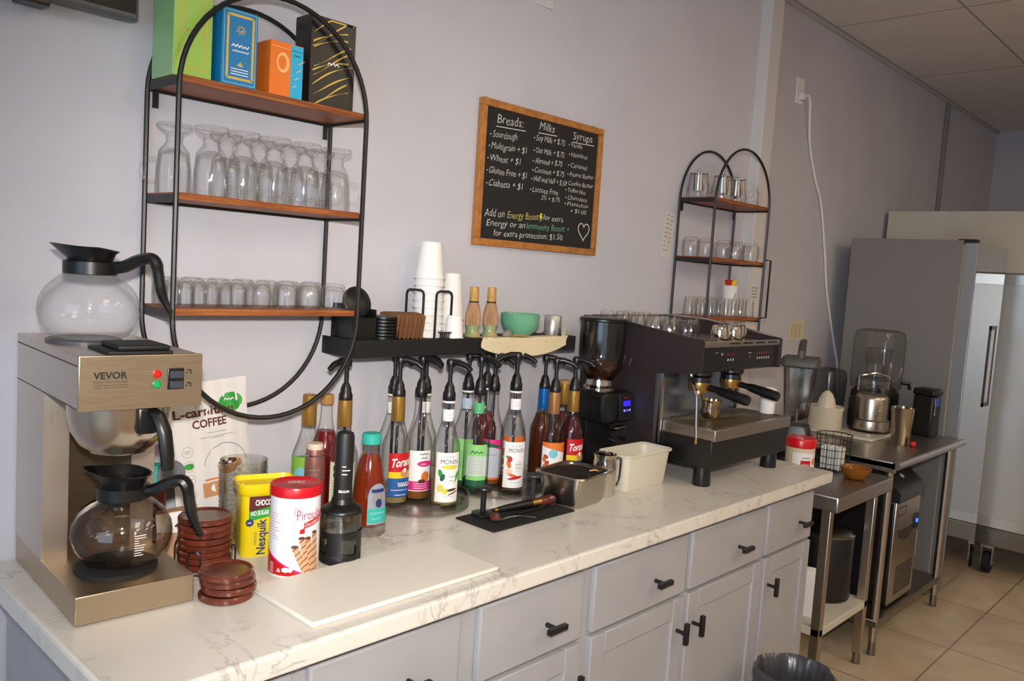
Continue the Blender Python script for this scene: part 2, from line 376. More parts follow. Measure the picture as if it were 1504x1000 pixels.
# ================================================================== WALL RACKS
def keyhole(parent, x, z):
    b = MB(); b.box(x-.006, x+.006, -.012, -.009, z-.034, z); b.build('bracket', black, parent)
def plank(parent, x0, x1, y0, y1, zt, th=.014):
    b = MB(); b.box(x0+.004, x1-.004, y0+.004, y1, zt-th, zt, bev=.002); pb = b.build('shelf_board', wood, parent)
    b = MB()
    b.box(x0, x1, y1-.004, y1, zt-th-.006, zt-th+.002)
    b.box(x0, x0+.004, y0, y1, zt-th-.006, zt-.004); b.box(x1-.004, x1, y0, y1, zt-th-.006, zt-.004)
    b.build('support_rail', black, pb)
# --- the large oval rack
RX0, RX1 = .2113, .652; RC = (RX0+RX1)/2; RR = (RX1-RX0)/2; RD = -.1526
rack = thing('oval_wall_rack', 'large black oval wire wall rack with three brown wood shelves', 'wall shelf', (RC, 0, 1.6))
def hoop(y, r=.0055):
    p = [(x, y, z) for x, z in arc(0, 1.842-1.6, RR, 0, PI, 28)]+[(x, y, z) for x, z in arc(0, 1.397-1.6, RR, PI, 2*PI, 28)]
    return MB().tube(p, r, 8, closed=True)
hoop(RD).build('hoop', black, rack); hoop(-.008).build('hoop', black, rack)
SH1, SH2, SH3 = 1.866, 1.640, 1.412
for z in (SH1, SH2, SH3): plank(rack, -RR, RR, RD, -.004, z-1.6)
keyhole(rack, -RR+.016, SH1-1.6-.018); keyhole(rack, RR-.016, SH1-1.6-.018)
# --- the small arched rack
AX0, AX1 = 2.223, 2.650; AC = (AX0+AX1)/2; AR = (AX1-AX0)/2; AD = -.160
T1, T2, T3 = 1.849, 1.627, 1.402
rack2 = thing('arched_wall_rack', 'smaller black arched wire wall rack beside the pilaster', 'wall shelf', (AC, 0, 1.6))
for y, zb in ((AD, 1.345), (-.008, 1.385)):
    p = [(AR, y, zb-1.6)]+[(x, y, z) for x, z in arc(0, 1.834-1.6, AR, 0, PI, 28)]+[(-AR, y, (1.385)-1.6)]
    MB().tube(p, .005, 8).build('arch_frame', black, rack2)
for z in (T1, T2, T3): plank(rack2, -AR, AR, AD, -.004, z-1.6)
keyhole(rack2, -AR+.014, T1-1.6-.018); keyhole(rack2, AR-.014, T1-1.6-.018)
MB().tube([(AR, AD, .037), (AR+.05, AD-.002, .037), (AR+.05, AD-.002, -.199), (AR, AD, -.199)], .0045, 6).build('side_frame', black, rack2)

# ================================================================== BOXES ON THE TOP SHELF
def carton(name, label, cat, cx, y0, y1, w, h, z, mside, decal, mats, rz=0):
    t = thing(name, label, cat, (cx, (y0+y1)/2, z), rz); d = (y1-y0)/2
    MB().box(-w/2, w/2, -d, d, 0, h, bev=.0012).build('box_body', mside, t)
    b = MB(); decal(b, frontfn(-d-.0003), w, h); b.build('front_print', mats, t)
    return t
def dgreen(b, fn, w, h):
    b.band(fn, -w/2+.001, w/2-.001, .001, h-.001, 0, 0, 1)
    for i, (o, g) in enumerate(((.012, .0016), (.017, .001))):
        a, q, z0, z1 = -w/2+o, w/2-o, o+.006, h-o
        b.line(fn, [(a, z0), (q, z0), (q, z1), (a, z1), (a, z0)], g, 1, 1)
    b.mk(fn, -.004, h*.62, .004, 2, 0.006, 1); b.mk(fn, -.02, h*.35, .008, 1, 0.042, 1)
boxg = pm('lime_box', '#9cc455', .3); boxgs = pm('green_box_side', '#86b37a', .25)
carton('tea_box', 'tall lime green box with gold border, leftmost on the top shelf', 'box', .249, -.125, -.03, .079, .25, SH1, boxgs, dgreen, [boxg, p_gold, p_brown])
def dblue(b, fn, w, h):
    b.band(fn, -w/2+.001, w/2-.001, .001, h-.001, 0, 0, 1)
    a, q = -w/2+.012, w/2-.010
    b.line(fn, [(-w/2+.004, .004), (w/2-.004, .004), (w/2-.004, h-.004), (-w/2+.004, h-.004), (-w/2+.004, .004)], .0012, 3, 1)
    b.line(fn, [(a, .014), (q, .014), (q, h-.012), (a, h-.012), (a, .014)], .005, 1, 1)
    for i in range(9): b.line(fn, [(.002+.010*math.cos(i*.7), h*.74+.010*math.sin(i*.7)), (.002+.010*math.cos(i*.7+2.2), h*.74+.010*math.sin(i*.7+2.2))], .0009, 1, 1)
    b.mk(fn, -.008, h*.70, .008, 2, 0.018, 1); b.mk(fn, -.018, h*.50, .009, 2, .038, 1); b.mk(fn, -.016, h*.44, .006, 2, .036, 1)
    b.poly(fn, [(-.005, h*.26), (.009, h*.26), (.002, h*.32)], 1, 1)
    for k in range(3): b.line(fn, [(-.018, h*(.22-.035*k)), (.020, h*(.22-.035*k))], .0015, 2, 1)
boxb = pm('blue_box', '#1577ae', .25)
carton('tea_box', 'bright blue box with a gold framed front, on the top shelf', 'box', .337, -.145, -.085, .077, .15, SH1, boxb, dblue, [boxb, p_gold, p_white, p_sky])
def dor(b, fn, w, h):
    b.band(fn, -w/2+.001, w/2-.001, .001, h-.001, 0, 0, 1)
    b.band(fn, w*.12, w/2-.001, .001, h-.002, 1, 1, 1); b.disc(fn, -w*.12, h*.62, .015, .021, 2, 1); b.disc(fn, -w*.14, h*.62, .010, .015, 3, 2)
    b.line(fn, [(-w/2+.002, h*.2), (w*.1, h*.2)], .001, 3, 1); b.line(fn, [(-w/2+.002, h*.9), (w/2-.002, h*.88)], .001, 2, 1)
    for k in range(4): b.line(fn, [(w*.2+.004*k, h*(.2+.15*k)), (w*.3+.006*k, h*(.25+.16*k))], .0014, 2, 2)
    b.mk(fn, w*.2, h*.78, .006, 2, .015, 1)
boxo = pm('orange_box', '#e0701f', .25)
carton('tea_box', 'small glossy orange box with a cyan stripe, between blue and black boxes', 'box', .447, -.142, -.07, .079, .112, SH1, boxo, dor, [boxo, p_cyan, flat('peach', '#f0b878'), p_or])
def dblk(b, fn, w, h):
    rnd = random.Random(3)
    for k in range(11):
        z = h*(.06+.085*k); A = .012+.010*rnd.random(); ph = rnd.random()*2
        b.band(fn, -w/2+.003+rnd.random()*.008, w/2-.003-rnd.random()*.02, lambda q, z=z, A=A, ph=ph: min(z+A*math.sin(q*20+ph)+q*.35, h-.006), lambda q, z=z, A=A, ph=ph: min(z+A*math.sin(q*20+ph)+q*.35+.0022+.0018*math.sin(q*61+ph*3), h-.003), 0, 0, 24)
    b.mk(fn, -.014, h*.47, .010, 1, 0.030, 1)
carton('tea_box', 'tall black box with gold swirls, rightmost on the top shelf', 'box', .566, -.135, -.072, .117, .192, SH1, pm('black_box', '#1c1b1a', .3), dblk, [p_gold, p_white])

# ================================================================== GLASSWARE ON THE RACKS
def mk_footed_mug():
    t = thing('footed_glass_mug', '-', 'glass mug', group='upside down footed glass mugs on the middle shelf')
    wob = lambda a, z: 1+.028*math.cos(10*a) if z < .10 else 1
    MB().lathe([(.033, 0), (.0345, .003), (.033, .05), (.029, .086), (.019, .100), (.015, .107), (.0175, .111), (.015, .116), (.018, .121), (.034, .132), (.035, .137), (.033, .141), (0, .138)], 40, wob=wob).build('bowl', glass, t)
    MB().lathe([(.0295, .001), (.0305, .05), (.026, .082), (.010, .092), (0, .093)], 40, wob=wob).build('inner_wall', glass, t)
    MB().tube([(.0335, 0, .022), (.050, 0, .020), (.059, 0, .034), (.060, 0, .050), (.053, 0, .064), (.034, 0, .068)], .0042, 8).build('handle', glass, t)
    return t
fm = mk_footed_mug(); first = True
def place(proto, flag, loc, rz, label):
    if not flag[0]: flag[0] = True; proto.location = loc; proto.rotation_euler = (0, 0, rz); proto['label'] = label; return proto
    return dup(proto, loc, rz, label)
fl = [False]
for i, (x, y) in enumerate(((.246, -.062), (.303, -.107), (.374, -.107), (.446, -.107), (.524, -.107), (.606, -.107))):
    place(fm, fl, (x, y, SH2), (2.8, -.9, -.9, -.9, -.8, -.35)[i], 'upside down footed glass mug, %s from left in the front row' % ORD[i])
for i, x in enumerate((.371, .450, .529, .606)):
    place(fm, fl, (x, -.037, SH2), -.75, 'upside down footed glass mug, %s from left in the back row' % ORD[i])
def mk_tumbler(name, r, h, group, fl=.0, dome=True):
    t = thing(name, '-', 'glass', group=group)
    wob = lambda a, z: 1+.012*math.cos(12*a)
    if dome: MB().lathe([(r*.90, 0), (r*.97, .002), (r, h*.45), (r*.97, h*.72), (r*.84, h*.92), (r*.6, h), (0, h*.985)], 28, wob=wob).build('glass_wall', glass, t); MB().lathe([(r*.85, .001), (r*.92, h*.45), (r*.88, h*.7), (r*.6, h*.86), (0, h*.87)], 24).build('inner_wall', glass, t)
    else: MB().lathe([(r*.97, 0), (r, .002), (r*.95, h*.5), (r*.86, h*.97), (r*.8, h), (0, h*.99)], 24, wob=lambda a, z: 1+.015*math.cos(10*a)).build('glass_wall', glass, t); MB().lathe([(r*.9, .001), (r*.86, h*.5), (r*.76, h*.88), (0, h*.9)], 20).build('inner_wall', glass, t)
    return t
tm = mk_tumbler('glass_tumbler', .0285, .060, 'short glass tumblers on the bottom shelf of the oval rack'); fl = [False]
for i, x in enumerate((.245, .302, .360, .422, .486, .548, .616)):
    place(tm, fl, (x, -.108+.004*(i % 2), SH3), i*.4, 'short glass tumbler, %s from left in front on the oval rack bottom shelf' % ORD[i])
for i, x in enumerate((.246, .303, .361, .419, .477, .535, .594)):
    place(tm, fl, (x, -.044+.003*(i % 2), SH3), i*.7, 'short glass tumbler, %s from left behind on the oval rack bottom shelf' % ORD[i])
# small arched rack: teapots, mugs, tumblers
def teapot(x, y, label, rz):
    t = thing('glass_teapot', label, 'teapot', (x, y, T1), rz, 'glass teapots with steel infusers')
    MB().lathe([(0, 0), (.040, 0), (.043, .004), (.042, .03), (.034, .078), (.033, .090)], 26).build('pot_body', glass, t)
    MB().lathe([(0, .028), (.021, .028), (.021, .088), (.036, .091), (.036, .094), (.020, .096), (0, .101)], 24).build('infuser', chrome, t)
    MB().lathe([(0, .100), (.006, .102), (.007, .108), (0, .113)], 14).build('lid_knob', chrome, t)
    MB().tube([(.040, 0, .02), (.062, 0, .03), (.066, 0, .055), (.055, 0, .078), (.034, 0, .082)], .004, 8).build('handle', glass, t)
    MB().tube([(-.041, 0, .03), (-.052, 0, .055), (-.062, 0, .078)], [.009, .007, .005], 8).build('spout', glass, t)
teapot(2.284, -.045, 'glass teapot with steel infuser, leftmost on the arched rack', -1.25)
teapot(2.382, -.092, 'glass teapot with steel infuser, second from left on the arched rack', -1.0)
teapot(2.487, -.094, 'glass teapot with steel infuser, third from left on the arched rack', -1.0)
t = thing('glass_pitcher', 'empty clear glass pitcher at the right end of the arched rack top shelf', 'pitcher', (2.594, -.098, T1), -.5)
MB().lathe([(0, 0), (.032, 0), (.036, .004), (.036, .045), (.031, .066), (.033, .078)], 24).build('pitcher_body', glass, t)
MB().tube([(.034, 0, .015), (.054, 0, .022), (.056, 0, .05), (.033, 0, .062)], .004, 8).build('handle', glass, t)
def mk_gmug():
    t = thing('glass_mug', '-', 'glass mug', group='round glass mugs on the arched rack')
    MB().lathe([(.030, 0), (.032, .002), (.035, .035), (.032, .062), (.022, .074), (0, .075)], 26).build('mug_wall', glass, t)
    MB().lathe([(.027, .001), (.031, .035), (.026, .060), (0, .064)], 22).build('inner_wall', glass, t)
    MB().tube([(.033, 0, .018), (.050, 0, .018), (.055, 0, .036), (.046, 0, .056), (.031, 0, .057)], .0038, 8).build('handle', glass, t)
    return t
gm = mk_gmug(); fl = [False]
for i, (x, y) in enumerate(((2.268, -.044), (2.350, -.060), (2.434, -.092), (2.520, -.098), (2.602, -.120), (2.606, -.040))):
    place(gm, fl, (x, y, T2), (-1.0, -1.0, -.9, -.9, -.5, -.2)[i], 'round upside down glass mug, %s from left on the arched rack' % ORD[i])
ts = mk_tumbler('glass_tumbler', .0265, .072, 'straight glass tumblers on the arched rack', dome=False); fl = [False]
for i in range(7): place(ts, fl, (2.257+.0585*i, -.125, T3), i*.3, 'straight glass tumbler, %s from left in front on the arched rack bottom shelf' % ORD[i])
for i in range(4): place(ts, fl, (2.262+.0585*i, -.066, T3), i*.5, 'straight glass tumbler, %s from left behind on the arched rack bottom shelf' % ORD[i])
t = thing('paper_cup', 'white paper cup of red and orange packets on the arched rack', 'paper cup', (2.575, -.058, T3))
MB().lathe([(0, 0), (.024, 0), (.031, .120), (.0325, .122), (.030, .123), (.0295, .118), (0, .115)], 24).build('cup_wall', paper, t)
b = MB(); b.txt(cylfn(.0305, .07), 'J', -.02, 0, .022, 0, L=0, shear=.3); b.build('print', p_black, t)
for i, (mm, a) in enumerate(((p_red, .3), (p_or, 1.6), (p_red, 2.9), (p_yel, 4.4))):
    MB().at((.011*math.cos(a), .011*math.sin(a), .105), rz=a, ry=.25).box(-.003, .003, -.010, .010, 0, .042, bev=.001).build('packet', mm, t)

# ================================================================== CHALKBOARD
chalk = pm('chalk', '#cfcdc8', .9, spec=.1); chalky = pm('chalk_yellow', '#c9c06a', .9); chalkg = pm('chalk_green', '#6fae8c', .9)
cb = thing('chalkboard', 'framed chalkboard menu with white chalk writing on the wall', 'chalkboard', (0, 0, 0))
X0, X1, Z0, Z1 = 1.146, 1.7107, 1.5964, 2.0151; fw = .021
b = MB()
b.box(X0, X1, -.022, -.002, Z1-fw, Z1, bev=.003).box(X0, X1, -.022, -.002, Z0, Z0+fw, bev=.003)
b.box(X0, X0+fw, -.022, -.002, Z0+fw, Z1-fw, bev=.003).box(X1-fw, X1, -.022, -.002, Z0+fw, Z1-fw, bev=.003); b.build('frame', woodf, cb)
b = MB(); b.box(X0+fw-.002, X1-fw+.002, -.013, -.003, Z0+fw-.002, Z1-fw+.002)
fn = frontfn(-.0133)
ROWS = [("Breads:", 1.2149, 1.9528, 1.3251, 1.9567, .027), ("Sourdough", 1.1995, 1.9100, 1.3023, 1.9159, .021), ("Multigrain + $1", 1.1967, 1.8772, 1.3473, 1.8834, .020), ("Wheat + $1", 1.1943, 1.8419, 1.3237, 1.8467, .020), ("Gluten Free + $1", 1.1932, 1.8068, 1.3549, 1.8080, .020), ("Ciabatta + $1", 1.1951, 1.7700, 1.3397, 1.7746, .020),
 ("Milks", 1.3986, 1.9638, 1.4691, 1.9650, .026), ("Soy Milk + $.75", 1.3874, 1.9296, 1.5222, 1.9334, .019), ("Oat Milk + $.75", 1.3879, 1.8928, 1.5230, 1.8961, .018), ("Almond + $.75", 1.3881, 1.8609, 1.5160, 1.8664, .018), ("Coconut + $.75", 1.3892, 1.8333, 1.5294, 1.8370, .017), ("Half and Half + $.50", 1.3870, 1.8073, 1.5427, 1.8095, .017), ("Lactose Free", 1.3851, 1.7739, 1.5058, 1.7753, .018), ("2% + $.75", 1.4261, 1.7541, 1.5145, 1.7549, .014),
 ("Syrups", 1.5603, 1.9605, 1.6592, 1.9628, .026), ("Vanilla", 1.5532, 1.9363, 1.6085, 1.9354, .014), ("Hazelnut", 1.5567, 1.9056, 1.6403, 1.9071, .015), ("Caramel", 1.5570, 1.8712, 1.6408, 1.8719, .016), ("Peanut Butter", 1.5567, 1.8431, 1.6803, 1.8458, .015), ("Cookie Butter", 1.5530, 1.8146, 1.6800, 1.8167, .015), ("Toffee Nut", 1.5519, 1.7928, 1.6428, 1.7924, .014), ("Chocolate", 1.5545, 1.7693, 1.6528, 1.7690, .014), ("Pistachio", 1.5532, 1.7496, 1.6622, 1.7498, .013), ("+ $1.00", 1.5723, 1.7279, 1.6538, 1.7289, .014)]
for s_, a, z, q, z2, h in ROWS:
    b.txt(fn, s_, a, z, h, 1, w=q-a, L=0, shear=.12, bold=-.012, slope=(z2-z)/(q-a), jit=.0011)
    if s_ in ('Breads:', 'Milks', 'Syrups'): b.line(fn, [(a-.004, z-.010), (q+.012, z2-.008)], .0022, 1)
    else:
        if not s_[0] in '+2': b.disc(fn, a-.009, z+h*.35, .0022, .0022, 1, n=8)
b.txt(fn, 'Add on', 1.1855, 1.6816, .024, 1, w=.082, L=0, shear=.1, bold=-.012, slope=.04, jit=.001)
b.txt(fn, 'Energy Boost', 1.282, 1.6840, .022, 2, w=.140, L=0, shear=.1, bold=-.012, slope=.04, jit=.001)
b.poly(fn, [(1.428, 1.712), (1.437, 1.712), (1.434, 1.702), (1.440, 1.702), (1.428, 1.684), (1.431, 1.697), (1.425, 1.697)], 4)
b.txt(fn, 'for extra', 1.443, 1.6930, .018, 1, w=.095, L=0, shear=.1, bold=-.012, jit=.001)
b.txt(fn, 'Energy or an', 1.1960, 1.6550, .020, 1, w=.165, L=0, shear=.1, bold=-.012, slope=.03, jit=.001)
b.txt(fn, 'Immunity Boost +', 1.3694, 1.6600, .020, 3, w=.205, L=0, shear=.1, bold=-.012, slope=.02, jit=.001)
b.txt(fn, 'for extra protection: $1.50', 1.2268, 1.6277, .019, 1, w=.315, L=0, shear=.1, bold=-.012, slope=.026, jit=.001)
hp = [(1.647+.0021*16*math.sin(a)**3*.85, 1.674+.0021*.95*(13*math.cos(a)-5*math.cos(2*a)-2*math.cos(3*a)-math.cos(4*a))) for a in [2*PI*i/40 for i in range(41)]]
b.line(fn, hp, .0032, 1)
b.build('board_panel', [pm('chalkboard_black', '#1a1919', .75), chalk, chalky, chalkg, pm('chalk_bolt', '#e0d23c', .9)], cb)
MB().box(1.166, 1.172, -.012, -.002, Z1, Z1+.004).box(1.662, 1.668, -.012, -.002, Z1, Z1+.004).build('hanger_clip', brass, cb)

# ================================================================== OTHER WALL THINGS
t = thing('television', 'black wall mounted television with grey bezel at the top left', 'television', (-.25, 0, 1.966))
MB().box(-.44, .423, -.055, -.022, 0, .50, bev=.006).build('bezel', pm('tv_bezel_grey', '#55575a', .45), t)
b = MB(); b.box(-.433, .416, -.0565, -.05, .012, .492); b.build('screen', pm('tv_screen', '#070b0a', .3, spec=.2), t)
MB().box(.21, .262, -.064, -.02, -.016, .006, bev=.004).build('sensor_housing', blackp, t)
MB().box(-.2, .2, -.022, -.001, .1, .4).build('wall_mount', blackm, t)
t = thing('wall_plate', 'blank white cover plate high on the wall above the chalkboard', 'wall plate', (1.39, -.0005, 2.335))
MB().box(-.045, .045, -.004, 0, -.005, .10, bev=.002).build('plate', pm('plate_white', '#cdcbce', .5), t)
t = thing('wall_outlet', 'white wall outlet with a plug, right of the pilaster', 'outlet', (3.41, .12, 2.49))
MB().box(-.04, .04, -.006, 0, -.062, .062, bev=.002).build('cover_plate', white, t)
MB().box(-.016, .016, -.03, -.006, -.045, -.012, bev=.004).build('plug', white, t)
cd_pts = [(3.41, .092, 2.462), (3.44, .085, 2.470), (3.475, .09, 2.44), (3.51, .1, 2.36), (3.57, .112, 2.24), (3.66, .112, 2.10), (3.76, .112, 1.98), (3.86, .112, 1.75), (3.93, .112, 1.55), (4.02, .112, 1.38), (4.12, .112, 1.22), (4.19, .112, 1.10), (4.22, .112, .95)]
def smooth(p, n=6):
    p = [Vector(q) for q in p]; out = []
    for i in range(len(p)-1):
        a = p[max(i-1, 0)]; b_ = p[i]; c_ = p[i+1]; d = p[min(i+2, len(p)-1)]
        for k in range(n):
            t_ = k/n; out.append(.5*((2*b_)+(c_-a)*t_+(2*a-5*b_+4*c_-d)*t_*t_+(3*b_-a-3*c_+d)*t_**3))
    return out+[p[-1]]
tag(MB().tube(smooth(cd_pts), .006, 8).build('power_cord', white), 'long white power cord hanging from the wall outlet behind the fridge', 'cord')
tag(MB().box(5.625, 5.66, .095, .118, .1, 2.85, bev=.004).build('wall_conduit', pm('conduit_grey', '#8b8788', .5)), 'thin vertical grey conduit on the far part of the wall', 'conduit')
def note(name, label, x0, x1, z0, z1, y, mats, fnc, tilt=0):
    t = thing(name, label, 'paper', ((x0+x1)/2, y, (z0+z1)/2)); t.rotation_euler = (0, tilt, 0); w_, h_ = (x1-x0)/2, (z1-z0)/2
    b = MB(); b.box(-w_, w_, -.0012, -.0003, -h_, h_); fnc(b, frontfn(-.0014), w_, h_); b.build('sheet', mats, t)
def scribble(b, fn, w, h):
    rnd = random.Random(5)
    for r in range(2):
        for k in range(9): b.line(fn, [(-w*.6+r*w*.8, h*(.85-.19*k)), (-w*.6+r*w*.8+w*(.25+.4*rnd.random()), h*(.88-.19*k))], .004, 1, 1)
note('wall_note', 'narrow handwritten paper note on the wall left of the arched rack', 2.13, 2.20, 1.612, 1.785, -.001, [pm('note_paper', '#cfcac6', .8), p_grey], scribble, .12)
def sign(b, fn, w, h):
    for k in range(3): b.band(fn, -w*.7+w*.5*k, -w*.4+w*.5*k, -h*.7, h*.7, 1, 1, 1)
note('wall_sign', 'small pale yellow striped sign on the wall behind the jug blender', 3.53, 3.71, 1.265, 1.362, .119, [pm('sign_cream', '#d5cbb2', .7), flat('straw', '#c9b98a')], sign)
def doc(b, fn, w, h):
    for k in range(4): b.line(fn, [(-w*.6, h*(.1-.12*k)), (w*.6, h*(.1-.12*k))], .005, 1, 1)
note('notice', 'white printed notice on the pilaster behind the arched rack', 2.752, 2.842, 1.40, 1.62, -.051, [pm('notice_paper', '#cfcdd0', .7), p_grey], doc)

# ================================================================== COFFEE BREWER
mach = thing('coffee_brewer', 'stainless steel two warmer coffee brewer at the left end of the counter', 'coffee maker', (.069, -.20, CT), -.055)
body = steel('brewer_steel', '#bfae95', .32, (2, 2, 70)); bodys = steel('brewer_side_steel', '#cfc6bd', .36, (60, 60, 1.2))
W2 = .096
b = MB(); b.box(-W2, W2, -.19, .19, .003, .051, bev=.0015); b.build('base', body, mach)
for s_ in (-1, 1):
    b = MB(); xa, xb = (s_*W2, s_*(W2-.042)); b.box(min(xa, xb), max(xa, xb), .01, .19, .051, .355); b.build('column', bodys, mach)
b = MB(); b.box(-W2+.042, W2-.042, .10, .19, .051, .355); b.build('back_panel', steel('brewer_shaded_steel', '#6d6152', .38, (2, 2, 70)), mach)  # recess shade put into the colour: darker copy of the brewer steel
b = MB(); b.box(-W2, W2, -.185, .19, .355, .424); b.box(-W2-.001, W2+.001, -.187, .191, .424, .440, bev=.002); b.build('head_housing', bodys, mach)
b = MB(); b.box(-W2-.0006, W2+.0006, -.1855, .1905, .4222, .4242).box(-W2-.0006, W2+.0006, -.18, .1905, .3535, .3552); b.build('seam', pm('seam_dark', '#4d463c', .7), mach)
hd = MB().box(-W2-.002, W2+.002, -.192, -.184, .352, .441, bev=.001).build('front_panel', body, mach)
fn = frontfn(-.1922)
b = MB(); b.txt(fn, 'VEVOR', -.077, .404, .011, 0, w=.052, bold=.03, L=0)
b.txt(fn, 'TOUGH TOOLS, HALF PRICE', -.076, .397, .0035, 0, w=.051, L=0); b.txt(fn, 'Technical Support and E-Warranty', -.076, .3925, .0028, 0, w=.051, L=0); b.txt(fn, 'Certificate www.vevor.com/support', -.076, .3885, .0026, 0, w=.051, L=0)
b.build('lettering', p_black, hd)
for z, col, nm in ((.409, '#c81d14', 'red_lamp'), (.391, '#159a52', 'green_lamp')):
    MB().at((.022, -.192, z), rx=PI/2).lathe([(.0068, 0), (.0068, .002), (.004, .005), (0, .0055)], 16).build('indicator_lamp', pm(nm, col, .25), hd)
MB().box(.039, .066, -.1945, -.191, .382, .418, bev=.001).build('switch_frame', blackp, hd)
for z in (.3905, .4075): MB().at((.0525, -.1945, z), rx=.12).box(-.011, .011, -.004, 0, -.006, .006, bev=.001).build('rocker_switch', pm('switch_grey', '#3a3f48', .25), hd)
b = MB()
for z in (.408, .386): b.line(fn, [(.071, z+.006), (.078, z+.006), (.078, z-.001)], .0022, 0); b.line(fn, [(.071, z), (.071, z+.003)], .0022, 0)
b.build('switch_symbol', p_black, hd)
MB().lathe([(0, 0), (.068, 0), (.068, .006), (.060, .009), (0, .009)], 32, at=(0, -.085, .051)).build('lower_warmer', rubber, mach)
MB().lathe([(0, 0), (.062, 0), (.062, .006), (.056, .009), (0, .009)], 32, at=(-.030, .02, .440)).build('upper_warmer', pm('warmer_grey', '#4a4a4c', .4), mach)
b = MB(); b.box(-.052, .052, -.182, -.075, .440, .446, bev=.002).box(-.035, .05, -.176, -.085, .446, .455, bev=.004); b.build('front_warmer', blackm, mach)
b = MB(); b.lathe([(0, .262), (.048, .262), (.050, .266), (.064, .275), (.078, .300), (.083, .325), (.084, .352), (.0825, .353), (0, .352)], 36, at=(0, -.085, 0)); fb = b.build('filter_basket', steel('basket_steel', '#cbbfae', .2, (1, 1, 30), .06), mach)
b = MB().at((.012, -.160, 0)); b.box(-.013, .018, -.018, .006, .305, .350, bev=.004)
b.tube([(.01, -.014, .343), (.016, -.03, .336), (.022, -.04, .31), (.026, -.044, .272), (.027, -.044, .248)], [.011, .013, .013, .0125, .011], 10, flat=(1, .8)); b.build('basket_handle', blackp, fb)

def carafe(loc, rz, label, tinted):
    t = thing('glass_carafe', label, 'coffee pot', loc, rz, 'glass coffee carafes on the brewer')
    pr = [(0, 0), (.050, 0), (.064, .006), (.077, .026), (.083, .048), (.081, .068), (.070, .090), (.052, .107), (.042, .114), (.040, .124)]
    MB().lathe(pr, 40).build('globe', glass if not tinted else thin('used_carafe_glass', (.86, .82, .76), (.40, .36, .31), .07), t)
    b = MB(); b.lathe([(.0425, .113), (.044, .114), (.044, .135), (.036, .139), (.036, .146), (.033, .146), (.033, .116), (.0425, .113)], 36)
    cl = b.build('collar', blackp, t)
    b = MB(); n = 36; vs = []; fs = []
    for j, (r, z) in enumerate(((.036, .139), (.041, .150), (.047, .161), (.044, .161), (.034, .145))):
        for i in range(n):
            a = 2*PI*i/n; k = max(0, -math.cos(a))**6; q = r*(1+(.45 if j in (1, 2, 3) else 0)*k*(.5 if j == 1 else 1))
            vs.append((q*math.cos(a), r*math.sin(a), z+(.004*k if j in (2, 3) else 0)-(0.006*max(0, math.cos(a)) if j in (2, 3) else 0)))
    for j in range(4):
        for i in range(n): fs.append((j*n+i, j*n+(i+1) % n, (j+1)*n+(i+1) % n, (j+1)*n+i))
    b.add(vs, fs); b.build('pour_spout', blackp, t)
    b = MB(); b.tube(smooth([(.036, 0, .126), (.056, 0, .130), (.078, 0, .142), (.100, 0, .147), (.110, 0, .134), (.115, 0, .105), (.122, 0, .078), (.136, 0, .050)], 4), [.014]*8+[.0135]*9+[.012]*6+[.011, .010, .0085, .0075, .0065, .005], 10, flat=(1.2, .8))
    b.build('handle', blackp, t)
    if tinted:
        b = MB(); rr = lambda z: .0838 if z < .06 else .080
        fz = lambda s, tt, L: ((.0835-.9*max(0, tt-.055)**1.6)*math.sin(s/.083), -(.0835-.9*max(0, tt-.055)**1.6)*math.cos(s/.083), tt)
        fz.curved = 1
        rnd = random.Random(2)
        b.txt(fz, 'F', .048, .068, .006, 0, L=0)
        for k in range(9): b.line(fz, [(.048, .066-.0042*k), (.048+.006+.014*rnd.random(), .066-.0042*k)], .0011, 0)
        b.build('care_print', p_white, t)
carafe((.039, -.205, 1.362), -.62, 'empty clean glass carafe on top of the brewer', False)
carafe((.074, -.282, .9735), -.72, 'brown tinted glass carafe on the lower warmer of the brewer', True)

# ================================================================== LEFT COUNTER GROUP
# coffee pouch
t = thing('coffee_pouch', 'white stand up pouch of coffee leaning behind the brewer', 'pouch', (.375, -.052, CT+.0088)); t.rotation_euler = (-.07, -.09, .0)
W_, H_ = .094, .325
b = MB(); nx, nz = 18, 24; vs = []; fs = []
for side in (-1, 1):
    for j in range(nz+1):
        for i in range(nx+1):
            u = i/nx*2-1; v_ = j/nz; x = u*W_*(1-.05*math.sin(PI*v_)+.0*v_)
            th = .036*(1-abs(u)**2.6)*(max(0, 1-v_**1.5)**.8)*(1 if v_ > .03 else .9)+.0015
            cr = .0022*math.sin(19*u+11*v_)*math.sin(14*v_+3*u)
            vs.append((x, side*(th/2+(cr if side < 0 else 0)), v_*H_))
N1 = (nx+1)*(nz+1)
for sd in range(2):
    for j in range(nz):
        for i in range(nx): a = sd*N1+j*(nx+1)+i; fs.append((a, a+1, a+nx+2, a+nx+1))
for j in range(nz):
    for i in (0, nx): a = j*(nx+1)+i; fs.append((a, a+nx+1, N1+a+nx+1, N1+a))
for i in range(nx): fs.append((i, i+1, N1+i+1, N1+i)); a = nz*(nx+1)+i; fs.append((a, a+1, N1+a+1, N1+a))
b.add(vs, fs); b.build('bag', pm('pouch_white', '#dedbd9', .3, coat=.3), t)
def bagfn(s, tt, L):
    u = max(-1, min(1, s/W_)); v_ = max(0, min(1, tt/H_))
    th = .036*(1-abs(u)**2.6)*(max(0, 1-v_**1.5)**.8)+.0015; cr = .0022*math.sin(19*u+11*v_)*math.sin(14*v_+3*u)
    return (u*W_*(1-.05*math.sin(PI*v_)), -(th/2+cr)-.0008-L*.0004, tt)
bagfn.curved = 1
b = MB()
